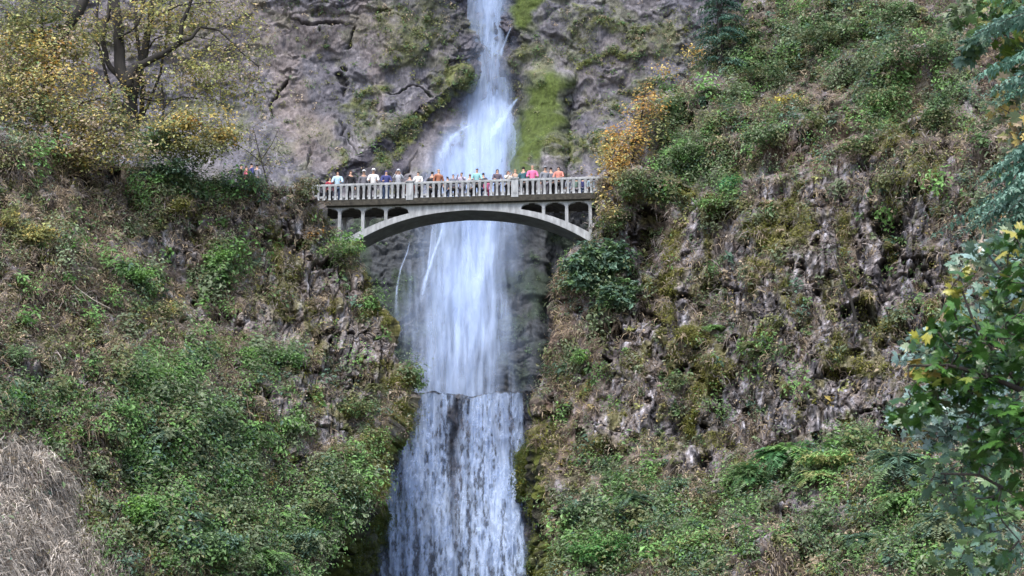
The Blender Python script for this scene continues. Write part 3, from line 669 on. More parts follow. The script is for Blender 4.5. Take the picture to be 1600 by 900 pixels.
def person(loc, h, kind, rz, jk, tr, hair, label, longh=False, cap=None, group=None):
    p = empty('person', loc, rz); s = h / 1.78; p.scale = (s * .94, s * .98, s); f = FIG[kind]
    tag(p, label, 'person', group)
    def part(n, me, col):
        o = bpy.data.objects.new(n, me); S.collection.objects.link(o); o.parent = p
        m = M_skin if col is None else cloth(col)
        if not len(me.materials): me.materials.append(m)
        o.material_slots[0].link = 'OBJECT'; o.material_slots[0].material = m; return o
    part('body', f['body'], None); part('jacket', f['jacket'], jk); part('trousers', f['trousers'], tr)
    if hair: part('hair', f['long' if longh else 'hair'], hair)
    if cap: part('cap', CAPM, cap)
    return p
P_ = [ # px, head-top y, row depth, pose, turn, jacket, trousers, hair, long, cap, label
 (515,276,.5,'stand',.3,RED,BLACK,BR,1,None,'person in dark red jacket at the left end of the bridge railing'),
 (527,266,.45,'lean',0,(.45,.62,.75),JEANS,DK,0,None,'person with dark hair in light blue top leaning on left part of railing'),
 (547,265,.5,'stand',.5,BLACK,BLACK,BR,1,None,'person with long brown hair in sleeveless black top'),
 (568,265,.6,'stand',0,GREY,BLACK,(.3,.3,.3),0,(.6,.6,.62),'person in grey cap and dark grey jacket beside the white cap'),
 (583,259,.5,'lean',0,WHITE,GREY,None,0,(.85,.85,.85),'tall person in white shirt and white cap'),
 (603,265,.5,'lean',.2,NAVY,JEANS,(.05,.05,.2),1,None,'person in dark blue hooded top leaning on the railing'),
 (622,264,.5,'photo',0,(.45,.47,.52),BLACK,(.35,.36,.4),0,(.5,.52,.56),'person in pale grey hooded jacket holding a camera'),
 (653,267,.5,'lean',-.2,WHITE,BLACK,DK,0,None,'person with dark hair in white shirt right of the first railing post'),
 (675,266,1.1,'stand',3.0,(.03,.03,.035),BLACK,DK,0,None,'person in black jacket with back turned behind an orange top'),
 (685,263,.55,'stand',.4,(.35,.14,.08),BLACK,BL,0,None,'person in rust orange top with fair hair facing out'),
 (699,275,1.0,'stand',2.6,(.1,.1,.13),JEANS,DK,0,None,'person in charcoal jacket mostly hidden left of the falls'),
 (708,271,.6,'lean',.1,(.16,.17,.22),BLACK,DK,0,None,'short person in slate jacket in front of the falls'),
 (721,268,.8,'photo',-.3,(.42,.38,.48),GREY,BR,0,None,'person in lilac grey top raising a phone before the falls'),
 (734,271,1.1,'stand',3.1,(.35,.38,.42),BLACK,(.2,.14,.1),0,None,'person in mid grey jacket turned to the falls'),
 (745,262,.5,'lean',0,TEAL,BLACK,DK,0,None,'person in turquoise shirt at the middle of the bridge'),
 (755,269,.95,'stand',2.8,(.06,.06,.08),JEANS,DK,0,None,'dark haired person just right of the turquoise shirt'),
 (777,263,.5,'lean',.2,(.12,.10,.13),GREY,DK,1,None,'person with long dark hair in black and white top'),
 (794,266,.7,'photo',.5,(.68,.62,.56),BLACK,(.16,.07,.04),1,None,'person in cream top with reddish hair left of the second post'),
 (805,263,.9,'stand',.1,(.50,.36,.28),JEANS,(.3,.2,.1),0,None,'person in tan top behind the second railing post'),
 (818,259,.8,'stand',2.9,(.04,.12,.15),BLACK,DK,0,None,'person in dark teal jacket beside the pink jacket'),
 (832,257,.5,'lean',0,PINK,BLACK,(.6,.35,.25),0,None,'person in bright pink jacket leaning on the railing'),
 (852,259,.6,'stand',.2,(.24,.26,.3),GREY,(.2,.2,.2),0,(.25,.27,.3),'person in grey jacket and grey cap right of the pink jacket'),
 (861,260,1.0,'stand',3.0,(.17,.18,.22),BLACK,DK,0,None,'person in blue grey jacket with back turned, right of the grey cap'),
 (873,259,.5,'lean',-.2,(.6,.25,.2),BLACK,DK,0,None,'person in coral top with black hair'),
 (761,279,.45,'stand',.2,PINK,(.5,.1,.2),BR,0,None,'small child in pink seen through the railing'),
 (640,272,1.15,'stand',3.1,(.3,.1,.1),JEANS,DK,0,None,'person in maroon top standing behind the first railing post'),
 (888,277,.6,'stand',.6,(.3,.33,.4),(.2,.25,.35),BR,0,None,'child in blue grey seen through the right railing'),
 (900,276,.8,'stand',.2,(.14,.22,.18),GREY,DK,0,None,'child in dull green top near the right end of the railing'),
 (911,277,.5,'stand',-.2,NAVY,JEANS,DK,0,None,'child in navy clothes near the right end of the railing'),
 (923,276,.7,'stand',.3,(.3,.42,.5),BLACK,BR,0,None,'child in light blue top near the right end of the railing'),
 (939,276,.5,'stand',.2,(.7,.7,.68),BLACK,DK,0,None,'person in off white jacket at the right end of the railing')]
ca, sa = math.cos(BANG), math.sin(BANG)
for px, hy, yr, kd, rz, jk, tr, hr, lh, cp_, lab in P_:
    yr = .25 + (yr - .45) * 1.0
    Yp = 80 + (px - 718) / 32 * sa + yr
    g = at(px, 300, Yp); sx = (g[0] - BO[0]) / ca
    base = np.array([g[0], BO[1] + sx * sa + yr * ca, BO[2]])
    top = at(px, hy, base[1])[2]; h = min(max(top - base[2], 1.05), 1.9)
    person(base, h, kd, rz, jk, tr, hr, lab, bool(lh), cp_, 'visitors on the bridge')
for px, hy, jk, hr, kd, lab in [(377,256,BLACK,DK,'stand','person in black on the path left of the bridge'), (385,258,(.6,.15,.22),BR,'stand','person in pinkish red on the path left of the bridge'), (393,254,NAVY,DK,'stand','person in navy jacket on the path left of the bridge'), (402,256,(.25,.25,.3),DK,'stand','rightmost person on the path, in grey')]:
    Yp = 83.0; top = at(px, hy, Yp); person((top[0], Yp, top[2] - 1.7), 1.7, kd, random.uniform(-1, 3), jk, BLACK, hr, lab, False, None, 'walkers on the path')

# ------------------------------------------------------------------ vegetation helpers
def pick(pal, n, jit=.22):
    c = np.array([p[0] for p in pal], float); wts = np.array([p[1] for p in pal], float); wts /= wts.sum()
    k = rng.choice(len(pal), n, p=wts)
    return c[k] * (1 + jit * rng.standard_normal((n, 1))).clip(.45, 1.7)
G1, G2, G3, G4, BG = (.19, .36, .11), (.125, .22, .085), (.075, .13, .058), (.21, .27, .155), (.125, .22, .155)
OL, YG, YE, OR, TN, BN, DB, PV = (.18, .20, .085), (.36, .38, .15), (.60, .48, .16), (.55, .31, .08), (.43, .35, .245), (.215, .17, .13), (.095, .077, .064), (.28, .245, .23)
GREEN = [(G1, 3), (G2, 4), (G4, 2)]; BRIGHT = [(G1, 5), ((.2, .38, .08), 3), (G2, 1)]; DARKG = [(G2, 3), (G3, 4), (BG, 3)]; BLUEG = [(BG, 4), (G4, 3), ((.12, .22, .15), 2)]
OLIVE = [(OL, 4), (G2, 2), (YG, 1.5), (TN, 1)]; YELLOW = [(YE, 4), (YG, 4), (OR, 1), (TN, 1)]; MIXY = [(YG, 3), (TN, 3), (OL, 3), (YE, 1.6), (G2, 2)]; ORANGE = [(OR, 4), (YE, 4), (TN, 1), (YG, 1)]
BROWN = [(BN, 4), (DB, 3), (TN, 2), (PV, 3)]; DRY = [((.50, .45, .395), 4), ((.34, .305, .27), 3), ((.62, .57, .51), 3), (DB, 1)]
def leafquads(P, Nn, size, asp=.5, droop=.25, D=None):
    n = len(P); r = norm(rng.standard_normal((n, 3))) if D is None else D
    d = norm(r - Nn * (r * Nn).sum(1, keepdims=True)); s = np.cross(d, Nn)
    L = (size * (1 + .3 * rng.standard_normal(n)).clip(.4, 1.8))[:, None]
    V = np.stack([P, P + d * L * .45 + s * L * asp * .5 + Nn * L * .06, P + d * L - Nn * L * droop, P + d * L * .5 - s * L * asp * .5 + Nn * L * .06], 1)
    return V
def quads_for(n): return np.arange(n * 4, dtype=np.int32).reshape(n, 4)
def choose(G, n, wfn, ny=1.6):
    m = G['face'] & (G['px'] > -60) & (G['px'] < 1660) & (G['py'] > -60) & (G['py'] < 960)
    idx = np.argwhere(m); px = G['px'][m]; py = G['py'][m]
    a = np.abs(np.gradient(G['px'], axis=1) * np.gradient(G['py'], axis=0))[m].clip(.2, 30)
    wv = wfn(px, py, m) * a; p = wv / wv.sum(); k = rng.choice(len(p), n, p=p)
    return G['V'][m][k], G['N'][m][k], px[k], py[k], k, m
UP = np.array([0, 0, 1.])
def fixn(Nn):
    return np.where((Nn[:, 1] > 0)[:, None], -Nn, Nn)
def ground_leaves(name, G, nclump, per, wfn, pal, rad, size, mat, label, lift=.15, asp=.55, cat='ground cover'):
    C, Nn, px, py, k, m = choose(G, nclump, wfn); Nn = fixn(Nn)
    cc = pick(pal, nclump, .12); r = rad * (.5 + rng.random(nclump) * .9)
    C = C + Nn * (r * lift)[:, None]
    n = nclump * per; Cr = C.repeat(per, 0); Nr = Nn.repeat(per, 0); rr = r.repeat(per)[:, None]
    o = norm(rng.standard_normal((n, 3))) * rng.random((n, 1)) ** .5; o = o + Nr * np.abs((o * Nr).sum(1, keepdims=True)) * .8
    P = Cr + o * rr
    ln = norm(UP * .75 + Nr * .55 + o * .5 + rng.standard_normal((n, 3)) * .35)
    V = leafquads(P, ln, (size * rng.choice([.65, .9, 1.1, 1.7], nclump, p=[.3, .3, .25, .15])).repeat(per), asp)
    size_n = 0; col = cc.repeat(per, 0) * (1 + .13 * rng.standard_normal((n, 1))).clip(.6, 1.4)
    o_ = npmesh(name, V, quads_for(n), col.repeat(4, 0), mat); return tag(o_, label, cat, None, 'stuff')
def tufts(name, G, nt_, per, wfn, pal, length, width, label, hang=.5, spread=.6, cat='dry brush', jit=.25):
    C, Nn, px, py, k, m = choose(G, nt_, wfn); Nn = fixn(Nn); cc = pick(pal, nt_, .15)
    n = nt_ * per; Cr = C.repeat(per, 0) + rng.standard_normal((n, 3)) * .10; Nr = Nn.repeat(per, 0)
    d = norm(Nr * .7 + rng.standard_normal((n, 3)) * spread + UP * (.5 - hang))
    L = (length * (.5 + rng.random(nt_) * .9)).repeat(per)[:, None] * (.6 + .7 * rng.random((n, 1)))
    side = norm(np.cross(d, np.array([0, 1, 0.2]) + rng.standard_normal((n, 3)) * .3)); wd = width * (.6 + .8 * rng.random((n, 1)))
    p1 = Cr + d * L * .5; d2 = norm(d - UP * (hang * 1.6 + .3 * rng.random((n, 1)))); p2 = p1 + d2 * L * .55
    V = np.stack([Cr - side * wd, Cr + side * wd, p1 + side * wd * .8, p1 - side * wd * .8, p2 + side * wd * .15, p2 - side * wd * .15], 1)
    b = np.arange(n)[:, None] * 6; Q = np.concatenate([b + [0, 1, 2, 3], b + [3, 2, 4, 5]], 0)
    col = cc.repeat(per, 0) * (1 + jit * rng.standard_normal((n, 1))).clip(.4, 1.7)
    o_ = npmesh(name, V, Q, col.repeat(6, 0), M_blade); return tag(o_, label, cat, None, 'stuff')
def nz(px, py, s, seed, lo=-.1, hi=.35, sy=None): return sm(lo, hi, f2(px / s, py / (sy or s), 3, seed))

for G, side, M in ((GL, 'left', LM), (GR, 'right', RM)):
    Wg = G['W']; sd = 100 if side == 'left' else 200
    bare = lambda m: 1 - .93 * Wg['rock'][m] - 0 * Wg['dark'][m]
    tufts('dead_brush', G, 6800 if side == 'left' else 5200, 9, lambda px, py, m: (.15 + nz(px, py, 30, sd)) * bare(m) * (1 - .6 * Wg['green'][m]) * (1 - .5 * Wg['dry'][m]) * (1 - .5 * Wg['moss'][m]), BROWN, .42, .017, 'tangled brown and grey dead brush covering the %s rock slope' % side, hang=.55)
    tufts('dead_grass', G, 2400, 9, lambda px, py, m: (.08 + nz(px, py, 22, sd + 3) * 1.2) * bare(m) * (1 - .7 * Wg['green'][m]), [(TN, 3), (PV, 2), ((.42, .36, .27), 2)], .34, .013, 'thin tan dead grass hanging on the %s rock slope' % side, hang=.7, cat='dead grass')
    ground_leaves('leafy_ground_cover', G, 6400, 26, lambda px, py, m: (.04 + 1.9 * Wg['green'][m] * (.25 + nz(px, py, 26, sd + 6, -.2, .15)) + .3 * nz(px, py, 28, sd + 5, .05, .3) * (1 if side == 'right' else .3 + .7 * sm(480, 600, py))) * (1 - .94 * Wg['rock'][m]) * (1 - Wg['dry'][m]), [(G2, 2.5), (G4, 5), (G3, .5), (G1, 6), (BG, 2), (OL, 3)] if side == 'left' else [(G2, 4), (G4, 4), (G3, 2), (G1, 1.6), (BG, 3), (OL, 3)], .36, .12, M_leaf, 'small green leaved plants and ferns spreading over the %s rock slope' % side)
    ground_leaves('yellowing_ground_cover', G, 2600, 22, lambda px, py, m: (.05 + 1.8 * Wg['yel'][m] + .5 * nz(px, py, 20, sd + 7, .12, .35)) * (1 - .94 * Wg['rock'][m]) * (1 - .9 * Wg['dry'][m]), [(OL, 4), (YG, 1.4), (TN, 2), (YE, .15), (G4, 2)], .30, .11, M_leaf, 'yellowing autumn leaves scattered over the %s rock slope' % side)
    ground_leaves('bushy_undergrowth', G, 620, 95, lambda px, py, m: (.04 + 1.7 * Wg['green'][m] * nz(px, py, 30, sd + 21, -.2, .2) + .22 * nz(px, py, 34, sd + 22, .05, .3) * (1 if side == 'right' else sm(300, 620, py))) * (1 - .9 * Wg['rock'][m]) * (1 - Wg['dry'][m]), [(G1, 6), (G4, 5), (G2, 1.5), (BG, 1), (OL, 2)], .62, .135, M_leaf, 'mounded leafy undergrowth swelling out from the %s rock slope' % side, lift=.55, cat='undergrowth')
    ground_leaves('moss_cover', G, 4600, 26, lambda px, py, m: (.05 + 2.2 * Wg['moss'][m] + .25 * nz(px, py, 18, sd + 9, .15, .4)) * (1 - .9 * Wg['rock'][m]), [((.19, .20, .035), 4), ((.12, .14, .03), 3), ((.26, .25, .06), 2)], .22, .06, M_leaf, 'cushions of yellow green moss on the %s rock slope' % side, lift=.05, cat='moss')
    ground_leaves('fallen_leaves', G, 3200, 5, lambda px, py, m: .4 + nz(px, py, 26, sd + 11), [(TN, 3), (BN, 3), (YE, .1), ((.42, .36, .30), 1.2)], .35, .10, M_leaf, 'loose fallen tan leaves caught on the %s rock slope' % side, cat='fallen leaves')
tufts('dry_grass_bank', GL, 9000, 12, lambda px, py, m: GL['W']['dry'][m] * (.5 + nz(px, py, 24, 31)) * sm(640, 720, py), DRY, .46, .014, 'pale tan dry grass hanging down the bank at the lower left', hang=.8, spread=.55, cat='dry grass', jit=.38)
GS2 = dict(GS, face=np.ones(GS['px'].shape, bool))
ground_leaves('moss_on_wet_rock', GS2, 3400, 24, lambda px, py, m: GS['W']['moss'][m] * (.2 + nz(px, py, 18, 61, -.2, .3)), [((.13, .16, .02), 4), ((.075, .10, .018), 4), ((.20, .21, .03), 1.5), (G2, 1)], .26, .07, M_leaf, 'dripping bright moss on the rock flanks beside the lower waterfall', lift=.05, cat='moss')
ground_leaves('cliff_plants', GB, 3600, 16, lambda px, py, m: (px > 330) * (py < 330) * (1.6 * GB['W']['moss'][m] * (.3 + nz(px, py, 12, 65)) + .05 + .35 * nz(px, py, 22, 66, .15, .4) ) * (1 - .8 * GB['W']['bright'][m]), [(OL, 4), ((.2, .22, .06), 3), (G2, 3), (G3, 2), (TN, 1)], .30, .10, M_leaf, 'small mosses and grasses along ledges of the upper cliff', lift=.05, cat='cliff plants')
ground_leaves('gorge_plants', GB, 1500, 22, lambda px, py, m: (py > 320) * ((px > 790) + (px < 650)) * (.1 + nz(px, py, 24, 67, -.1, .3)), [(G3, 4), (G2, 3), ((.06, .09, .03), 3)], .35, .10, M_leaf, 'dark green plants on the shaded rock under the bridge', lift=.05, cat='gorge plants')

def surf(G, px, py):
    dd = (G['px'] - px) ** 2 + (G['py'] - py) ** 2 + np.where(G['face'], 0, 1e6); i = np.unravel_index(np.argmin(dd), dd.shape)
    n = G['N'][i]; n = -n if n[1] > 0 else n
    return G['V'][i].copy(), n.copy()
def clumpcloud(C, r, nc, per, size, pal, asp=.55, flat=.55, sub=.3, mat=None, ntilt=.35, keep=None):
    """leaf clumps spread in ellipsoids: C centres (k,3), r radii (k,3)"""
    k = len(C); w_ = np.prod(r, 1) ** .6; w_ /= w_.sum(); ki = rng.choice(k, nc, p=w_)
    o = norm(rng.standard_normal((nc, 3))) * rng.random((nc, 1)) ** .45
    cc = C[ki] + o * r[ki]; col = pick(pal, nc, .15)
    n = nc * per; q = norm(rng.standard_normal((n, 3))) * rng.random((n, 1)) ** .5 * sub * (.5 + rng.random((n, 1)))
    q[:, 2] *= flat; P = cc.repeat(per, 0) + q
    ln = norm(UP * .8 + o.repeat(per, 0) * .45 + np.array([0, -.25, 0]) + rng.standard_normal((n, 3)) * ntilt)
    V = leafquads(P, ln, np.full(n, size), asp); c = col.repeat(per, 0) * (1 + .2 * rng.standard_normal((n, 1))).clip(.5, 1.6)
    return cc, V, c
def bez(a, b, sag=0, n=5, wob=.1):
    a = np.asarray(a); b = np.asarray(b); L = np.linalg.norm(b - a); t = np.linspace(0, 1, n)[:, None]
    p = a + (b - a) * t; p[:, 2] += -sag * 4 * t[:, 0] * (1 - t[:, 0]); p[1:-1] += rng.standard_normal((n - 2, 3)) * wob * L * .2; return p
def shrub(name, G, px, py, rx, ry, n, size, pal, label, group=None, cat='shrub', mat=None, sub=.28, out=.5, asp=.55):
    """rx, ry in photo pixels"""
    B, Nn = surf(G, px, py + ry * .5); k = np.linalg.norm(B) / F; r = np.array([rx * k, max(rx, ry) * k * .6, ry * k])
    c = B + np.array([0, -1, 0]) * (r[1] * out + .35) + np.array([0, 0, 1]) * r[2] * .45
    n = int(n * 1.25); size *= 1.12
    root = empty(name, B); tag(root, label, cat, group); per = 16; nc = max(6, n // per)
    C = np.stack([c, c + (r * [.5, -.1, .2]), c - (r * [.5, .1, .15])]); rr = np.stack([r * .8, r * .55, r * .55])
    cc, V, col = clumpcloud(C, rr, nc, per, size, pal, asp, sub=min(sub, r.min() * .8))
    npmesh('foliage', V, quads_for(len(V)), col.repeat(4, 0), mat or M_leaf, root, origin=B)
    m = MB(); fork = B + (c - B) * .35
    m.tube(bez(B - Nn * .1, fork), .022, 5)
    for q in cc[:: max(1, nc // 14)]: m.tube(bez(fork, q), [.014, .012, .010, .008, .005], 4)
    m.build('stem', M_twig, root, origin=B); return root
def fern(G, px, py, L, nf, pal, label, group='ferns growing on the slopes', name='fern'):
    B, Nn = surf(G, px, py); root = empty(name, B + Nn * .45); tag(root, label, 'fern', group); Vs, cs_ = [], []; m = MB(); nf = int(nf * 1.8); L = L * 1.25
    for i in range(nf):
        a = rng.uniform(math.pi, 2 * math.pi) if rng.random() < .8 else rng.uniform(0, math.pi); h = np.array([math.cos(a), math.sin(a), 0]); l = L * rng.uniform(.7, 1.15); el = rng.uniform(.2, 1.1)
        t = np.linspace(0, 1, 26)[:, None]; rad = l * (t * math.cos(el * .7) + 0); z = l * (t * math.sin(el) - t ** 2 * rng.uniform(.55, 1.0))
        p = h * rad + UP * z; tt = norm(np.gradient(p, axis=0)); s = norm(np.cross(tt, UP)); nn = norm(np.cross(s, tt)); nn = np.where(nn[:, 2:] < 0, -nn, nn)
        ll = l * .19 * np.sin(np.pi * (t[:, 0] * .88 + .12)) ** .7; c = pick(pal, 1, .15)
        for sg in (-1, 1):
            dirs = norm(s * sg + tt * .35 - UP * .15); V = leafquads(p, nn, ll.clip(.01), .22, .15, dirs); Vs.append(V); cs_.append((c * (1 + .12 * rng.standard_normal((26, 1)))))
        m.tube(list(p[::5]) + [p[-1]], [.008, .007, .006, .005, .004, .003, .002][:len(p[::5]) + 1], 4)
    V = np.concatenate(Vs); c = np.concatenate(cs_); npmesh('fronds', V, quads_for(len(V)), c.repeat(4, 0), M_leaf, root); m.build('stalks', M_barkg, root); return root

# bushes and plants one can tell apart: (px, py, rx, ry, leaves, leaf size, palette, label)
SH = 'shrubs growing on the slopes'
for a in [
 (212,435,30,15,900,.09,BRIGHT,'bright green low bush on the left slope, upper of the bright ones'), (342,408,26,18,700,.09,BRIGHT,'slanting bright green bush left of and below the bridge end'),
 (235,600,44,26,1700,.09,BRIGHT,'wide bright green bush at the middle of the left slope'), (300,566,40,12,800,.08,GREEN,'long low green bush trailing right above the wide bright green bush'),
 (220,800,28,32,1100,.11,BRIGHT,'bright green big leaved bush at the lower left beside the dry grass'), (388,558,20,20,600,.09,BRIGHT,'round bright green bush in the right half of the left slope'),
 (440,560,20,16,450,.09,GREEN,'small green bush right of the round bright green bush'), (458,668,24,12,500,.08,BRIGHT,'small bright green bush low on brown rock right of the left slope centre'),
 (60,372,34,26,900,.10,[(YG,4),(YE,2),(OL,2)],'yellow green bush high on the far left slope'), (18,350,18,30,450,.10,[(YG,3),(OL,3),(YE,1)],'yellowish bush at the left picture edge'),
 (250,490,38,16,600,.09,MIXY,'speckled yellow bush below the bright low bush'), (270,275,60,26,1800,.10,DARKG,'dark green bush on the crest under the maple tree'), (365,292,46,22,1200,.09,DARKG,'dark green bush on the crest left of the bridge'),
 (538,395,34,18,900,.09,[(G4,3),(G1,2),(YG,1)],'light green bush at the foot of the left arch springing'), (478,298,20,24,800,.10,[(OL,3),(G4,2),(TN,2)],'olive bush hiding the left end of the bridge railing'), (480,372,30,14,620,.09,[(OR,3),(TN,4),(BN,2)],'rusty tan dry leaved bush beside the left arch springing'),
 (330,860,60,34,2400,.12,[(G2,4),(BG,3),(G1,1)],'large dark green leafy bush at the bottom of the left slope'), (470,850,40,30,1300,.11,[(BG,3),(G4,3)],'blue green bush at the bottom right of the left slope'),
 (540,760,34,30,1200,.11,[(OL,3),(G2,3),(G4,3)],'olive green bush overhanging the lower waterfall on the left'), (560,640,34,20,800,.10,[(OL,3),(G2,3),(YG,1)],'olive bush on the corner left of the pool lip'),
 (590,690,22,18,500,.10,[(YG,3),(G1,2),(OL,2)],'yellow green bush above the moss left of the lower waterfall'), (500,790,26,20,700,.10,[(OL,3),(G4,3)],'grey green bush above the black wet rock on the left'), (420,752,12,18,160,.09,[(YE,4),(YG,2)],'small sparse bush with yellow leaves on brown rock'),
 (30,560,34,18,600,.09,[(G4,3),(G2,2)],'grey green bush near the left edge above the dark hollow')]:
    shrub('shrub', GL, *a, group=SH)
for a in [
 (935,418,56,54,2600,.21,[(BG,4),(G2,3),((.13,.22,.13),2)],'big leaved dark green bush hanging below the right end of the bridge'), (965,465,30,34,900,.19,[(BG,3),(G2,3),(G3,1)],'darker bush hanging under the big leaved bush right of the gorge'), (895,440,26,26,700,.11,[(G4,3),(OL,2),(BG,2)],'grey green bush at the gorge edge under the right bridge end'),
 (1085,240,52,34,1800,.11,[(G2,3),(G4,3),(G1,1)],'broad green bush above the right end of the bridge'), (1138,292,16,22,500,.10,[(G1,2),((.09,.30,.12),4)],'vivid green narrow bush on the upper right cliff'), (1385,165,38,40,1600,.13,[(G2,3),(G1,2),(OL,2)],'green rounded bush on the upper right slope'),
 (1300,60,70,24,1800,.12,[(G4,3),(G2,3),(OL,2)],'wide grey green bush along the top right of the slope'), (1225,162,24,12,130,.13,[((.6,.55,.12),5),(YE,2)],'small bush of bright yellow leaves on the upper right slope'),
 (908,560,13,16,420,.09,BRIGHT,'small round bright green bush low on the right gorge edge'), (1165,862,17,14,380,.10,BRIGHT,'small bright green bush at the bottom of the right slope'), (1290,720,46,14,800,.12,[(YG,3),(G1,3)],'light yellow green leafy bush right of the large fern'),
 (1060,600,20,20,400,.08,[(G4,3),(OL,3)],'pale mossy green bush in the middle of the right cliff'), (945,860,50,34,1800,.10,[((.09,.26,.07),3),(G1,3),(G2,2)],'fresh green bush at the bottom beside the lower waterfall on the right'), (905,800,30,40,1100,.11,DARKG,'dark green bush by the wet moss right of the lower waterfall'),
 (1080,850,50,24,1300,.10,[(YG,2),(G1,3),(OL,2)],'yellowish green bush at the bottom centre of the right slope'), (1120,60,30,40,600,.10,[(YG,2),(TN,2),(OL,3)],'yellow speckled bush beside the conifer'), (1430,90,50,30,1300,.12,[(G3,3),(G2,3),(OL,2)],'dark green bush at the top right of the slope'),
 (1180,120,50,20,900,.11,[(G2,3),(OL,3),(G3,2)],'dull green bush below the conifer'), (1045,170,24,24,500,.10,[(G2,3),(G4,2)],'green bush behind the orange leaved tree'), (985,290,26,34,1300,.10,[(G4,3),(OL,3),(G2,2)],'grey green bush swallowing the right end of the bridge'), (960,345,30,26,900,.09,[(OL,3),(G2,3),(TN,2)],'dull olive bush against the right end of the bridge'), (1000,300,34,44,1200,.10,[(G3,3),(G2,3),(OL,2)],'dark tangled bush right of the bridge end'),
 (1250,105,34,30,1300,.14,[(G4,3),(OL,3),(G2,1)],'grey green bush overhanging a hollow on the upper right slope'), (1340,235,34,22,900,.12,[(OL,3),(G2,2),(BN,1)],'brownish green bush over the pale crag on the upper right'), (1190,215,30,22,800,.12,[(G4,3),(G2,2)],'small grey green bush below the yellow leaved bush'),
 (1170,55,26,30,900,.12,[(G3,2),(G2,2),(OL,2)],'dark bush just right of the conifer'), (1400,30,40,24,1000,.13,[(G2,3),(G4,2)],'green bush at the very top right of centre'), (1465,190,28,36,900,.12,[(OL,3),(G3,2),(G2,2)],'dark olive bush near the cedar boughs'), (1105,325,28,18,700,.11,[(G1,2),(OL,3)],'moss green bush capping the grey crag right of the bridge'),
 (1050,760,26,20,600,.10,[(BG,3),(G2,3)],'blue green bush on the lower right slope left of the large fern')]:
    shrub('shrub', GR, *a, group=SH)
for a in [(1235,735,1.5,34,[(G1,3),((.09,.24,.09),4)],'largest sword fern, fanning bright green fronds on the lower right slope'), (1180,765,1.2,22,[(G2,3),((.09,.24,.09),3)],'sword fern just left of the largest fern'), (1400,745,1.3,26,[(BG,4),(G2,2)],'blue green sword fern arching over a dark hollow at the lower right'),
          (1395,800,1.1,22,[(G1,3),(G2,2)],'bright sword fern below the blue green fern'), (1275,765,.9,18,[(G1,3),(YG,1)],'small light green fern right of the largest fern'), (1000,790,1.0,20,[(G2,3),(BG,2)],'dark green fern on the lower right slope near the waterfall'), (1330,860,1.0,20,[(BG,3),(G2,3)],'bluish fern at the bottom of the right slope'),
          (1185,555,.7,18,[(OL,3),(G1,2)],'little fern on the grey crag of the right cliff'), (1100,520,.6,14,[(G1,3)],'little bright fern among moss on the right cliff'), (1480,820,1.1,20,[(BG,3),(G4,3)],'pale blue green fern at the lower right corner')]:
    fern(GR, *a)
for a in [(300,800,1.1,22,[(BG,4),(G2,2)],'dark blue green fern at the bottom of the left slope'), (420,880,1.1,22,[(G1,3),(G2,3)],'green fern at the bottom edge of the left slope'), (525,820,.9,22,[(OL,3),(G4,3)],'olive fern overhanging the black rock by the lower waterfall'), (545,720,.9,20,[(OL,2),(G2,3)],'fern above the moss on the left of the lower waterfall'),
          (330,650,.9,20,[(G4,3),(G1,2)],'grey green fern in the green centre of the left slope'), (270,690,.9,20,[(BG,3),(G4,3)],'blue green fern left of the slope centre'), (400,690,.9,20,[(G2,3),(BG,2)],'dark green fern under the round bright bush'), (590,620,.6,16,[(OL,3)],'small olive fern on the corner by the pool')]:
    fern(GL, *a)
# lone bare leaning tree on the right cliff
def bare_tree(name, base, pts_list, label, r0=.07, mat=None):
    root = empty(name, base); tag(root, label, 'tree')
    m = MB(); m.tube(pts_list[0], np.linspace(r0, r0 * .35, len(pts_list[0])), 6); m.build('trunk', mat or M_bark, root, origin=base)
    m = MB()
    for p in pts_list[1:]:
        m.tube(p, np.linspace(r0 * .4, r0 * .1, len(p)), 5)
        for _ in range(5):
            q = p[rng.integers(1, len(p))]; m.tube(bez(q, q + rng.standard_normal(3) * [.5, .2, .45], wob=.4), [.014, .012, .01, .008, .005], 4)
    m.build('branch', mat or M_twig, root, origin=base); return root
Y_ = surf(GR, 1335, 500)[0][1]
pl = lambda pts, Y: [at(x, y, Y) for x, y in pts]
bare_tree('bare_tree', at(1337, 500, Y_), [pl([(1337,500),(1330,470),(1318,440),(1305,405)], Y_ - .7), pl([(1305,405),(1296,380),(1280,360)], Y_ - .9), pl([(1318,445),(1290,452),(1250,448),(1215,452)], Y_ - 1.0), pl([(1325,455),(1345,440),(1365,444)], Y_ - .8), pl([(1330,470),(1310,462),(1290,470)], Y_ - .9)], 'thin dark leaning bare tree on the right cliff')
Y_ = surf(GL, 130, 470)[0][1] - .6
bare_tree('fallen_branch', at(175, 490, Y_), [pl([(98,420),(120,450),(145,468),(172,482)], Y_), pl([(120,450),(110,465)], Y_)], 'pale fallen branch lying on the left slope', .03, plain('pale_wood', (.42, .38, .32), .9, .2))

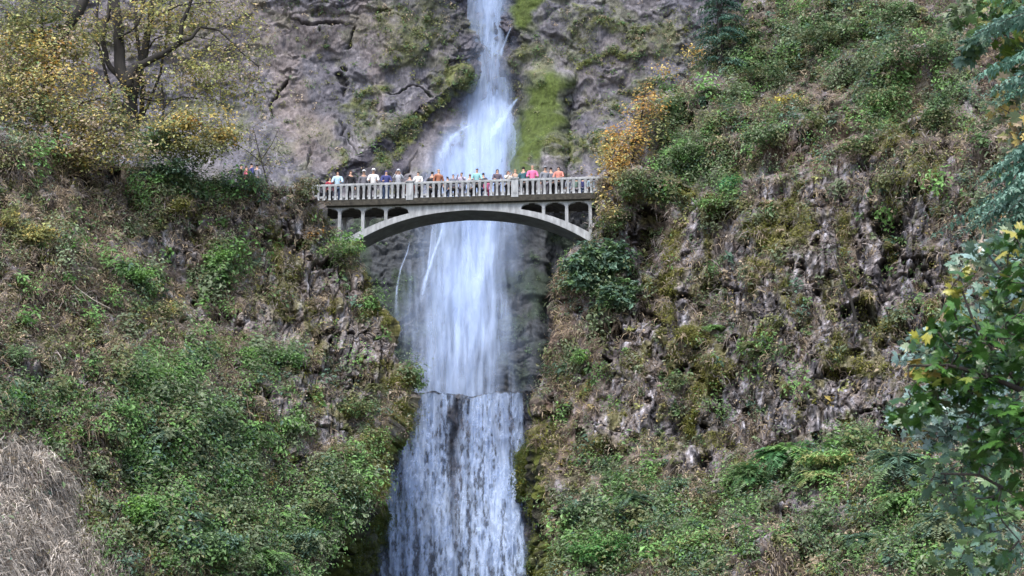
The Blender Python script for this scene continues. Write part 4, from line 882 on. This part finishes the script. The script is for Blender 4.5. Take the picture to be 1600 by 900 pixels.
# ------------------------------------------------------------------ trees at the top left
def tree(name, base, limbs, crowns, size, label, nc, per=12, cat='tree', bark=None, twig=.012, size_=1, sub=.62, asp=.7, mat=None, group=None):
    """limbs: list of (points, r0, r1); crowns: (px,py,rx,ry,Y,depth,weight,palette)"""
    root = empty(name, base); tag(root, label, cat, group); allp = []; size *= size_
    crowns = [(a, b, c * 1.25, d * 1.3, e, f * 1.3, g, h) for a, b, c, d, e, f, g, h in crowns]
    for i, (p, r0, r1) in enumerate(limbs):
        p = [np.asarray(q) for q in p]
        if len(p) > 2:  # smooth
            t = np.linspace(0, len(p) - 1, len(p) * 3); a = np.array(p); p = [np.array([np.interp(x, range(len(a)), a[:, k]) for k in range(3)]) + rng.standard_normal(3) * r0 * .18 for x in t]
        MB().tube(p, np.linspace(r0, r1, len(p)) * 1.2, 8).build('trunk' if i == 0 else 'branch', bark or M_bark, root, smooth=True, origin=base); allp += [(q, r1) for q in p[len(p) // 3 if i == 0 else 0:]]
    A = np.array([q for q, _ in allp]); Vs, Cs = [], []; m = MB()
    tot = sum(c[6] for c in crowns)
    for (px, py, rx, ry, Y, dp, wt, pal) in crowns:
        k = Y / F * 1.04; c = at(px, py, Y)[None]; r = np.array([[rx * k, dp, ry * k]]); n_ = max(2, int(nc * wt / tot))
        cc, V, col = clumpcloud(c, r, n_, per, size, pal, asp, sub=sub); Vs.append(V); Cs.append(col)
        for q in cc[::2]:
            j = np.argmin(((A - q) ** 2).sum(1)); L = np.linalg.norm(A[j] - q)
            p = bez(A[j], q, -.1 * L, 6, .35); m.tube(p, np.linspace(twig * (1 + L * .25), twig * .35, 6), 4)
            if rng.random() < .5: A = np.concatenate([A, p[2:5]])
    V = np.concatenate(Vs); c = np.concatenate(Cs)
    npmesh('crown', V, quads_for(len(V)), c.repeat(4, 0), mat or M_leaf, root, origin=base); tag(m.build('twigs', M_twig, root, origin=base), kind='stuff'); return root
Y = 74.
SPY = [((.36, .38, .14), 5), (YE, 1.4), (OL, 2), (TN, 2)]
tree('bigleaf_maple', at(206, 215, Y), [(pl([(208,215),(205,170),(196,130),(186,90),(184,40),(180,-60)], Y), .30, .17), (pl([(205,165),(216,115),(229,70),(236,20),(242,-60)], Y + .6), .20, .10),
     (pl([(200,140),(205,112),(232,94),(262,82),(282,66)], Y - .6), .19, .10), (pl([(280,68),(284,36),(297,8),(306,-40)], Y - .6), .10, .05), (pl([(280,68),(300,58),(313,42)], Y - .6), .09, .05), (pl([(313,42),(340,46),(358,62),(380,84),(404,104)], Y - .6), .05, .02),
     (pl([(196,130),(168,100),(160,60),(170,20),(174,-50)], Y + .3), .12, .07), (pl([(222,95),(240,62),(270,50),(330,62)], Y + 1), .04, .015), (pl([(236,30),(280,8),(350,2)], Y), .04, .02), (pl([(206,150),(240,158),(300,152)], Y), .04, .015), (pl([(212,210),(222,170),(224,120),(214,60),(212,-40)], Y + .8), .11, .06), (pl([(200,190),(176,150),(164,110),(150,60),(156,-40)], Y + 1.), .09, .05), (pl([(215,200),(250,120),(262,50),(270,-40)], Y + 1.4), .06, .035), (pl([(186,60),(215,40),(225,10),(226,-40)], Y - .3), .05, .03)],
     [(330,112,70,40,Y - .5,1.2,9,SPY), (290,18,90,30,Y,1.5,8,SPY), (240,50,60,34,Y,1.5,5,SPY), (300,200,80,34,Y - 1,1.2,9,[(YE,3),(YG,3),(OL,2),(G4,1)]), (290,190,18,10,Y - 1,.5,2,YELLOW), (350,212,22,12,Y - 1,.5,3,YELLOW), (380,50,50,50,Y,1.5,2.2,SPY), (250,140,60,30,Y,1.5,3,SPY), (150,40,50,40,Y,1.5,4,SPY), (400,150,30,30,Y,1,.7,SPY)], .17, 'big mossy maple with several dark trunks and sparse yellow green leaves', 1000, size_=.8)
tree('leaning_maple', at(60, 190, 72), [(pl([(60,190),(76,120),(102,52),(138,-10),(165,-60)], 72), .22, .16), (pl([(76,120),(66,60),(64,0),(60,-40)], 72.5), .07, .04), (pl([(90,80),(50,50),(20,10)], 72), .05, .02), (pl([(118,28),(80,6),(40,-20)], 72), .05, .03)],
     [(50,30,70,36,72,1.6,8,[(YG,4),(OL,4),(G2,2),(YE,1)]), (60,88,80,30,71.5,1.4,8,[(YE,3),(YG,4),(TN,2),(OR,1)]), (20,110,40,40,71,1.2,4,MIXY), (120,60,30,40,72,1,2,SPY)], .17, 'maple with thick trunk leaning right over golden leaves at the top left corner', 800, size_=.8)
tree('golden_maple', at(90, 245, 70.5), [(pl([(92,245),(88,200),(96,150),(110,110)], 70.5), .08, .04), (pl([(88,205),(60,160),(40,120)], 70.5), .06, .03), (pl([(90,190),(130,160),(170,150)], 70.5), .05, .02), (pl([(90,225),(140,215),(180,200)], 70), .04, .02), (pl([(88,215),(40,200),(5,190)], 70.3), .04, .02)],
     [(70,140,90,30,70.5,1.5,9,[(TN,2),(YG,3),(YE,4),(OL,1.5),(OR,1)]), (60,185,80,30,70,1.4,7,MIXY), (150,205,50,28,70,1.2,6,[(TN,3),(YE,2),(OL,3),(YG,2)]), (40,230,60,20,69.5,1,5,MIXY), (150,235,50,24,69.5,.9,4,[(YE,1.5),(YG,2),(TN,3)]), (10,160,30,40,70,1,3,MIXY), (200,235,40,22,69.5,.8,2,MIXY), (180,170,20,30,70.5,1,2,MIXY)], .16, 'low spreading maple thick with tan and golden leaves at the left edge', 1400, size_=.8)
tree('bent_sapling', at(257, 240, 74), [(pl([(257,240),(254,200),(256,166),(253,130)], 74), .07, .03), (pl([(256,170),(262,158),(285,151),(308,154)], 74), .035, .015)], [(262,215,40,16,73.5,.8,3,[(G2,3),(OL,3),(YG,1)]), (230,225,30,20,73,.8,3,[(G2,3),(BG,3),(YG,1)]), (300,235,50,12,73,.8,3,[(YG,3),(OL,3)])], .13, 'thin bent sapling between the mossy maple and the path', 300)
tree('bare_sapling', at(416, 285, 80), [(pl([(418,290),(412,262),(404,236),(396,200)], 80), .04, .015), (pl([(408,250),(425,225),(436,200)], 80), .02, .008), (pl([(410,255),(385,235),(366,225)], 80), .02, .008)], [(400,225,40,30,80,.8,3,[(OL,3),(YG,2),(TN,2)]), (425,250,24,20,80,.8,1,[(OL,3),(TN,2)])], .10, 'nearly leafless sapling beside the path left of the bridge', 60)
# vine maples at the right end of the bridge and conifer above
tree('orange_vine_maple', at(985, 330, 79), [(pl([(985,330),(978,280),(962,240),(945,215)], 79), .06, .025), (pl([(978,280),(995,225),(1005,170),(1010,130)], 79.5), .05, .02), (pl([(980,290),(950,285),(930,300)], 78.5), .03, .012)],
     [(1008,165,28,26,80,1,6,[(OR,3),(YE,3),(TN,1),(YG,1)]), (978,222,32,28,79,1,9,ORANGE), (958,256,22,20,78.5,.9,6,ORANGE), (964,285,20,18,78,.8,4,[(OR,2),(YE,2),(TN,2),(YG,2)]), (950,328,12,24,77.8,.6,3,[(YE,2),(TN,2),(YG,2)]), (1020,200,24,26,79.5,.9,3,[(OL,3),(YG,2)])], .13, 'small maple with orange and yellow leaves at the right end of the bridge', 330)
tree('amber_sapling', at(1085, 150, 86), [(pl([(1082,160),(1086,120),(1090,80)], 86), .04, .015)], [(1085,84,16,16,86,.6,3,ORANGE), (1034,110,12,14,86,.6,1.4,ORANGE), (1095,110,12,14,86,.5,1,ORANGE)], .13, 'little amber leaved sapling under the conifer', 50)
def conifer_bough(base, tip, width, m, Vs, Cs, pal, lens, step=.1, nl=.0):
    base = np.asarray(base); tip = np.asarray(tip); L = np.linalg.norm(tip - base); n = max(6, int(L / step)); t = np.linspace(0, 1, n)[:, None]
    p = base + (tip - base) * t; p[:, 2] += L * .12 * 4 * t[:, 0] * (1 - t[:, 0]); m.tube(p[::max(1, n // 6)], np.linspace(min(.02, L * .01) + .004, .003, len(p[::max(1, n // 6)])), 4)
    tt = norm(np.gradient(p, axis=0)); s = norm(np.cross(tt, UP)); col = pick(pal, 1, .15)
    for sg in (-1, 1):
        d = norm(s * sg + tt * .7 - UP * .25); wl = width * np.sin(np.pi * (.15 + .85 * t[:, 0])) ** .8
        for r_ in range(3):   # each side spray is three little fans
            q = p + d * (wl * (r_ / 3.))[:, None]; nn = norm(UP + rng.standard_normal((n, 3)) * .35)
            V = leafquads(q + rng.standard_normal((n, 3)) * .02, nn, (wl * .5).clip(.02), .42, .45, norm(d + rng.standard_normal((n, 3)) * .4 - UP * .25)); Vs.append(V); Cs.append(col * (1 + .18 * rng.standard_normal((n, 1))))
def conifer(base, H, Rr, nb, pal, label, z0=.1, group=None, azr=(0, 6.283), name='conifer', width=.3):
    root = empty(name, base); tag(root, label, 'tree', group); MB().tube([base, base + np.array([0, 0, H])], [.22, .03], 8).build('trunk', M_bark, root, origin=base)
    m = MB(); Vs, Cs = [], []
    for i in range(nb):
        h = z0 + (1 - z0) * (i + rng.random()) / nb; r = Rr * (1 - h) ** .8 * rng.uniform(.75, 1.1) + .15; a = rng.uniform(*azr); b = base + np.array([0, 0, H * h])
        conifer_bough(b, b + np.array([math.cos(a) * r, math.sin(a) * r, -r * rng.uniform(.15, .6)]), width, m, Vs, Cs, pal, 0, .09)
    V = np.concatenate(Vs); c = np.concatenate(Cs); npmesh('needles', V, quads_for(len(V)), c.repeat(4, 0), M_leaf, root, origin=base); m.build('boughs', M_twig, root, origin=base); return root
conifer(at(1128, 118, 83.2), 9, 2.1, 150, [((.07, .16, .12), 4), ((.10, .20, .15), 3), (G3, 2)], 'dark blue green conifer above the orange maple at the top of the right slope', .02)

# ------------------------------------------------------------------ nearer trees along the right edge
HALF = [(0, 0), (.18, -.08), (.50, -.12), (.40, .08), (.78, .20), (.58, .34), (.80, .62), (.50, .58), (.30, .52), (.34, .80), (.16, .78), (0, 1.05)]
OUTL = HALF + [(-x, y) for x, y in HALF[-2:0:-1]]
def maple_leaves(P, Nn, size, D, curl=.25):
    """lobed leaves as triangle fans, slightly cupped"""
    n = len(P); d = norm(D - Nn * (D * Nn).sum(1, keepdims=True)); s = np.cross(d, Nn); L = (size * (1 + .28 * rng.standard_normal(n)).clip(.5, 1.6))[:, None]
    pts = [(0, .36)] + OUTL; V = []
    for x, y in pts: V.append(P + d * L * y * .95 + s * L * x * .95 - Nn * L * curl * (x * x + .5 * (y - .3) ** 2))
    V = np.stack(V, 1); k = len(OUTL); T = np.array([[0, 1 + i, 1 + (i + 1) % k] for i in range(k)])
    Q = (np.arange(n)[:, None, None] * (k + 1) + T[None]).reshape(-1, 3); return V.reshape(-1, 3), Q, k + 1
def leafy_tree(name, base, trunk, branches, crowns, size, label, n, pal_mat, flat=.7):
    """crowns: (px,py,rx,ry,Y,depth,weight,palette)"""
    root = empty(name, base); tag(root, label, 'tree'); MB().tube(trunk, np.linspace(.16, .05, len(trunk)), 8).build('trunk', M_bark, root, smooth=True, origin=base)
    A = list(trunk[2:])
    for p in branches:
        p = [np.asarray(q) for q in p]; A += [q for q in p] + [(p[i] + p[i + 1]) / 2 for i in range(len(p) - 1)]
        MB().tube(p, np.linspace(.022, .007, len(p)), 6).build('branch', M_twig, root, smooth=True, origin=base)
    A = np.array(A); Ps, Cs = [], []; tot = sum(c[6] for c in crowns); m = MB()
    for (px, py, rx, ry, Y, dp, wt, pal) in crowns:
        k = int(n * wt / tot) + 1; c = at(px, py, Y); kk = Y / F; o = norm(rng.standard_normal((k, 3))) * rng.random((k, 1)) ** .4
        P = c + o * [rx * kk, dp, ry * kk]; Ps.append(P); Cs.append(pick(pal, k, .2))
        for q in P[::5]:
            j = np.argmin(((A - q) ** 2).sum(1)); p = bez(A[j], q, 0, 5, .3); m.tube(p, np.linspace(.007, .0025, 5), 4); A = np.concatenate([A, p[2:4]])
    P = np.concatenate(Ps); col = np.concatenate(Cs); k = len(P)
    ln = norm(UP * flat + np.array([0, -.35, 0]) + rng.standard_normal((k, 3)) * .6); D = norm(rng.standard_normal((k, 3)) * [1, .6, .4] - UP * .35)
    V, Q, nv = maple_leaves(P, ln, np.full(k, size), D)
    npmesh('leaves', V, Q, col.repeat(nv, 0), pal_mat, root, origin=base); tag(m.build('twigs', M_twig, root, origin=base), kind='stuff'); return root
LG, LG2, LP_SHEEN = (.035, .10, .018), (.065, .16, .03), (.27, .40, .37)  # last one: pale cyan sky sheen painted into the leaf colour
Y = 12.
leafy_tree('foreground_maple', np.array([4.7, Y, -.3]), [np.array(p) for p in [(4.7, Y, -.3), (4.66, Y, 1.5), (4.72, Y + .1, 3.2), (4.6, Y, 5), (4.7, Y + .1, 7)]],
 [pl([(1870,820),(1700,700),(1600,612),(1560,560),(1520,500),(1497,436)], Y), pl([(1600,612),(1540,585),(1480,570),(1420,572)], Y - .1), pl([(1860,900),(1700,850),(1600,780),(1530,742),(1470,740)], Y + .2), pl([(1870,640),(1720,560),(1640,480),(1580,440),(1545,400)], Y + .3)],
 [(1565,560,70,60,Y,.7,14,[(LG,5),(LG2,3),((.16,.22,.04),.6)]), (1490,600,70,50,Y,.6,8,[(LG,5),(LG2,3),((.20,.26,.05),.6)]), (1570,680,60,60,Y,.7,11,[(LG,5),(LG2,3)]), (1480,520,50,40,Y,.5,5,[(LG,4),(LG2,3),((.34,.33,.06),1)]), (1580,460,40,40,Y,.6,6,[(LG,3),(LG2,3),((.34,.34,.06),1)]),
  (1560,780,50,40,Y,.6,3,[(LG,5),(LG2,2)]), (1500,445,20,24,Y,.3,1.5,[((.34,.33,.06),3),(LG2,1)]), (1440,572,30,10,Y,.2,1,[((.45,.33,.08),2),(LG2,1)]), (1430,640,40,30,Y,.5,2,[(LG,3),(LG2,2)]), (1580,380,30,30,Y,.5,2.2,[(LG,3),((.45,.42,.08),1)]), (1590,860,24,30,Y,.5,.8,[(LG,5)])], .085,
 'nearest maple, dark green lobed leaves with a few yellow, reaching in from right', 800, M_gloss, .9)
Y = 21.
leafy_tree('pale_sheen_maple', np.array([7.9, Y, -.3]), [np.array(p) for p in [(7.9, Y, -.3), (7.8, Y, 3), (7.9, Y, 6), (7.7, Y, 9), (7.8, Y, 11)]],
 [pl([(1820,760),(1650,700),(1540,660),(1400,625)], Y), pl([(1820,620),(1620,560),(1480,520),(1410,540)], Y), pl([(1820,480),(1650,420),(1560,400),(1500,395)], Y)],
 [(1470,650,80,44,Y,1,12,[(LP_SHEEN,4),(BG,3),((.26,.36,.33),2)]), (1550,620,70,70,Y,1.2,10,[(LP_SHEEN,3),(BG,4),(G2,2)]), (1450,545,50,34,Y,.9,4,[(LP_SHEEN,2),(BG,4),(G4,2)]), (1545,480,60,40,Y,1,8,[(LP_SHEEN,3),(BG,3),(G4,2),((.5,.42,.2),.4)]), (1540,400,50,30,Y,1,5,[(LP_SHEEN,2),(BG,3),(G4,3),((.6,.48,.36),.8)]), (1500,740,70,60,Y,1.1,8,[(BG,4),(G2,3)]), (1560,840,60,60,Y,1.1,4,[(BG,4),(G2,3),(LP_SHEEN,1)]), (1500,870,50,30,Y,1,1.2,[(BG,3),(G2,3)])], .11,
 'maple with pale cyan sheen painted on blue green leaves behind the nearest maple', 1350, M_gloss)
Y = 30.
leafy_tree('yellowing_maple', np.array([11.6, Y, -.3]), [np.array(p) for p in [(11.6, Y, -.3), (11.5, Y, 4), (11.7, Y, 9), (11.4, Y, 13), (11.5, Y, 17)]],
 [pl([(1840,140),(1700,110),(1610,70),(1530,40)], Y), pl([(1840,260),(1680,230),(1600,190),(1550,160)], Y), pl([(1840,20),(1700,0),(1600,-10),(1540,0)], Y)],
 [(1560,20,46,26,Y,1.2,8,[(G2,3),(G1,2),(YG,1)]), (1590,70,40,36,Y,1.2,7,[((.12,.2,.03),4),(G2,2),(YE,.6)]), (1520,70,26,16,Y,.8,3,[(BG,3),(G2,2)]), (1580,150,34,26,Y,1,5,[(G4,2),(YE,1.4),(TN,2),(G2,2)]), (1590,215,26,30,Y,1,4,[(YG,2),(TN,2),(YE,1),(G4,2)]), (1500,20,24,16,Y,.8,2,[(G4,3),(G2,2)]), (1590,320,30,20,Y,.8,1.5,[(OR,1),(TN,2),(G4,2)])], .17,
 'green and yellow maple leaves at the top right corner', 620, M_leaf)
def side_cedar():
    Y = 26.; base = np.array([10.4, Y, -.3]); root = empty('cedar', base); tag(root, 'cedar with feathery blue green drooping boughs at the right edge', 'tree'); MB().tube([base, base + np.array([.1, 0, 9.]), base + np.array([-.1, 0, 18.])], [.35, .25, .1], 10).build('trunk', M_bark, root, origin=base)
    m = MB(); Vs, Cs = [], []; pal = [((.14, .27, .205), 4), ((.20, .34, .27), 3), ((.09, .19, .13), 2)]
    for x0, y0, x1, y1, wdt in [(1840,20,1510,84,.34),(1840,60,1560,110,.3),(1840,90,1508,160,.36),(1840,120,1560,175,.3),(1840,180,1512,292,.4),(1840,200,1560,250,.3),(1840,230,1530,330,.4),(1840,250,1590,300,.34),(1840,280,1490,352,.34),(1840,300,1445,392,.3),(1840,300,1560,360,.4),(1840,350,1500,420,.3),(1840,380,1560,450,.3),(1840,210,1600,270,.3),(1840,150,1580,230,.3),(1840,430,1480,505,.3),(1840,470,1540,560,.3),(1840,-60,1540,20,.3)]:
        for j in range(5):
            a = at(x0, y0 + 8 * rng.standard_normal(), Y); e = at(x1 + 14 * j + 12 * rng.standard_normal(), y1 + 18 * rng.standard_normal(), Y + rng.uniform(-1.2, 1.2))
            conifer_bough(a, e, wdt * 1.1, m, Vs, Cs, pal, 0, .05)
    V = np.concatenate(Vs); c = np.concatenate(Cs); npmesh('needles', V, quads_for(len(V)), c.repeat(4, 0), M_leaf, root, origin=base); m.build('boughs', M_twig, root, origin=base)
side_cedar()
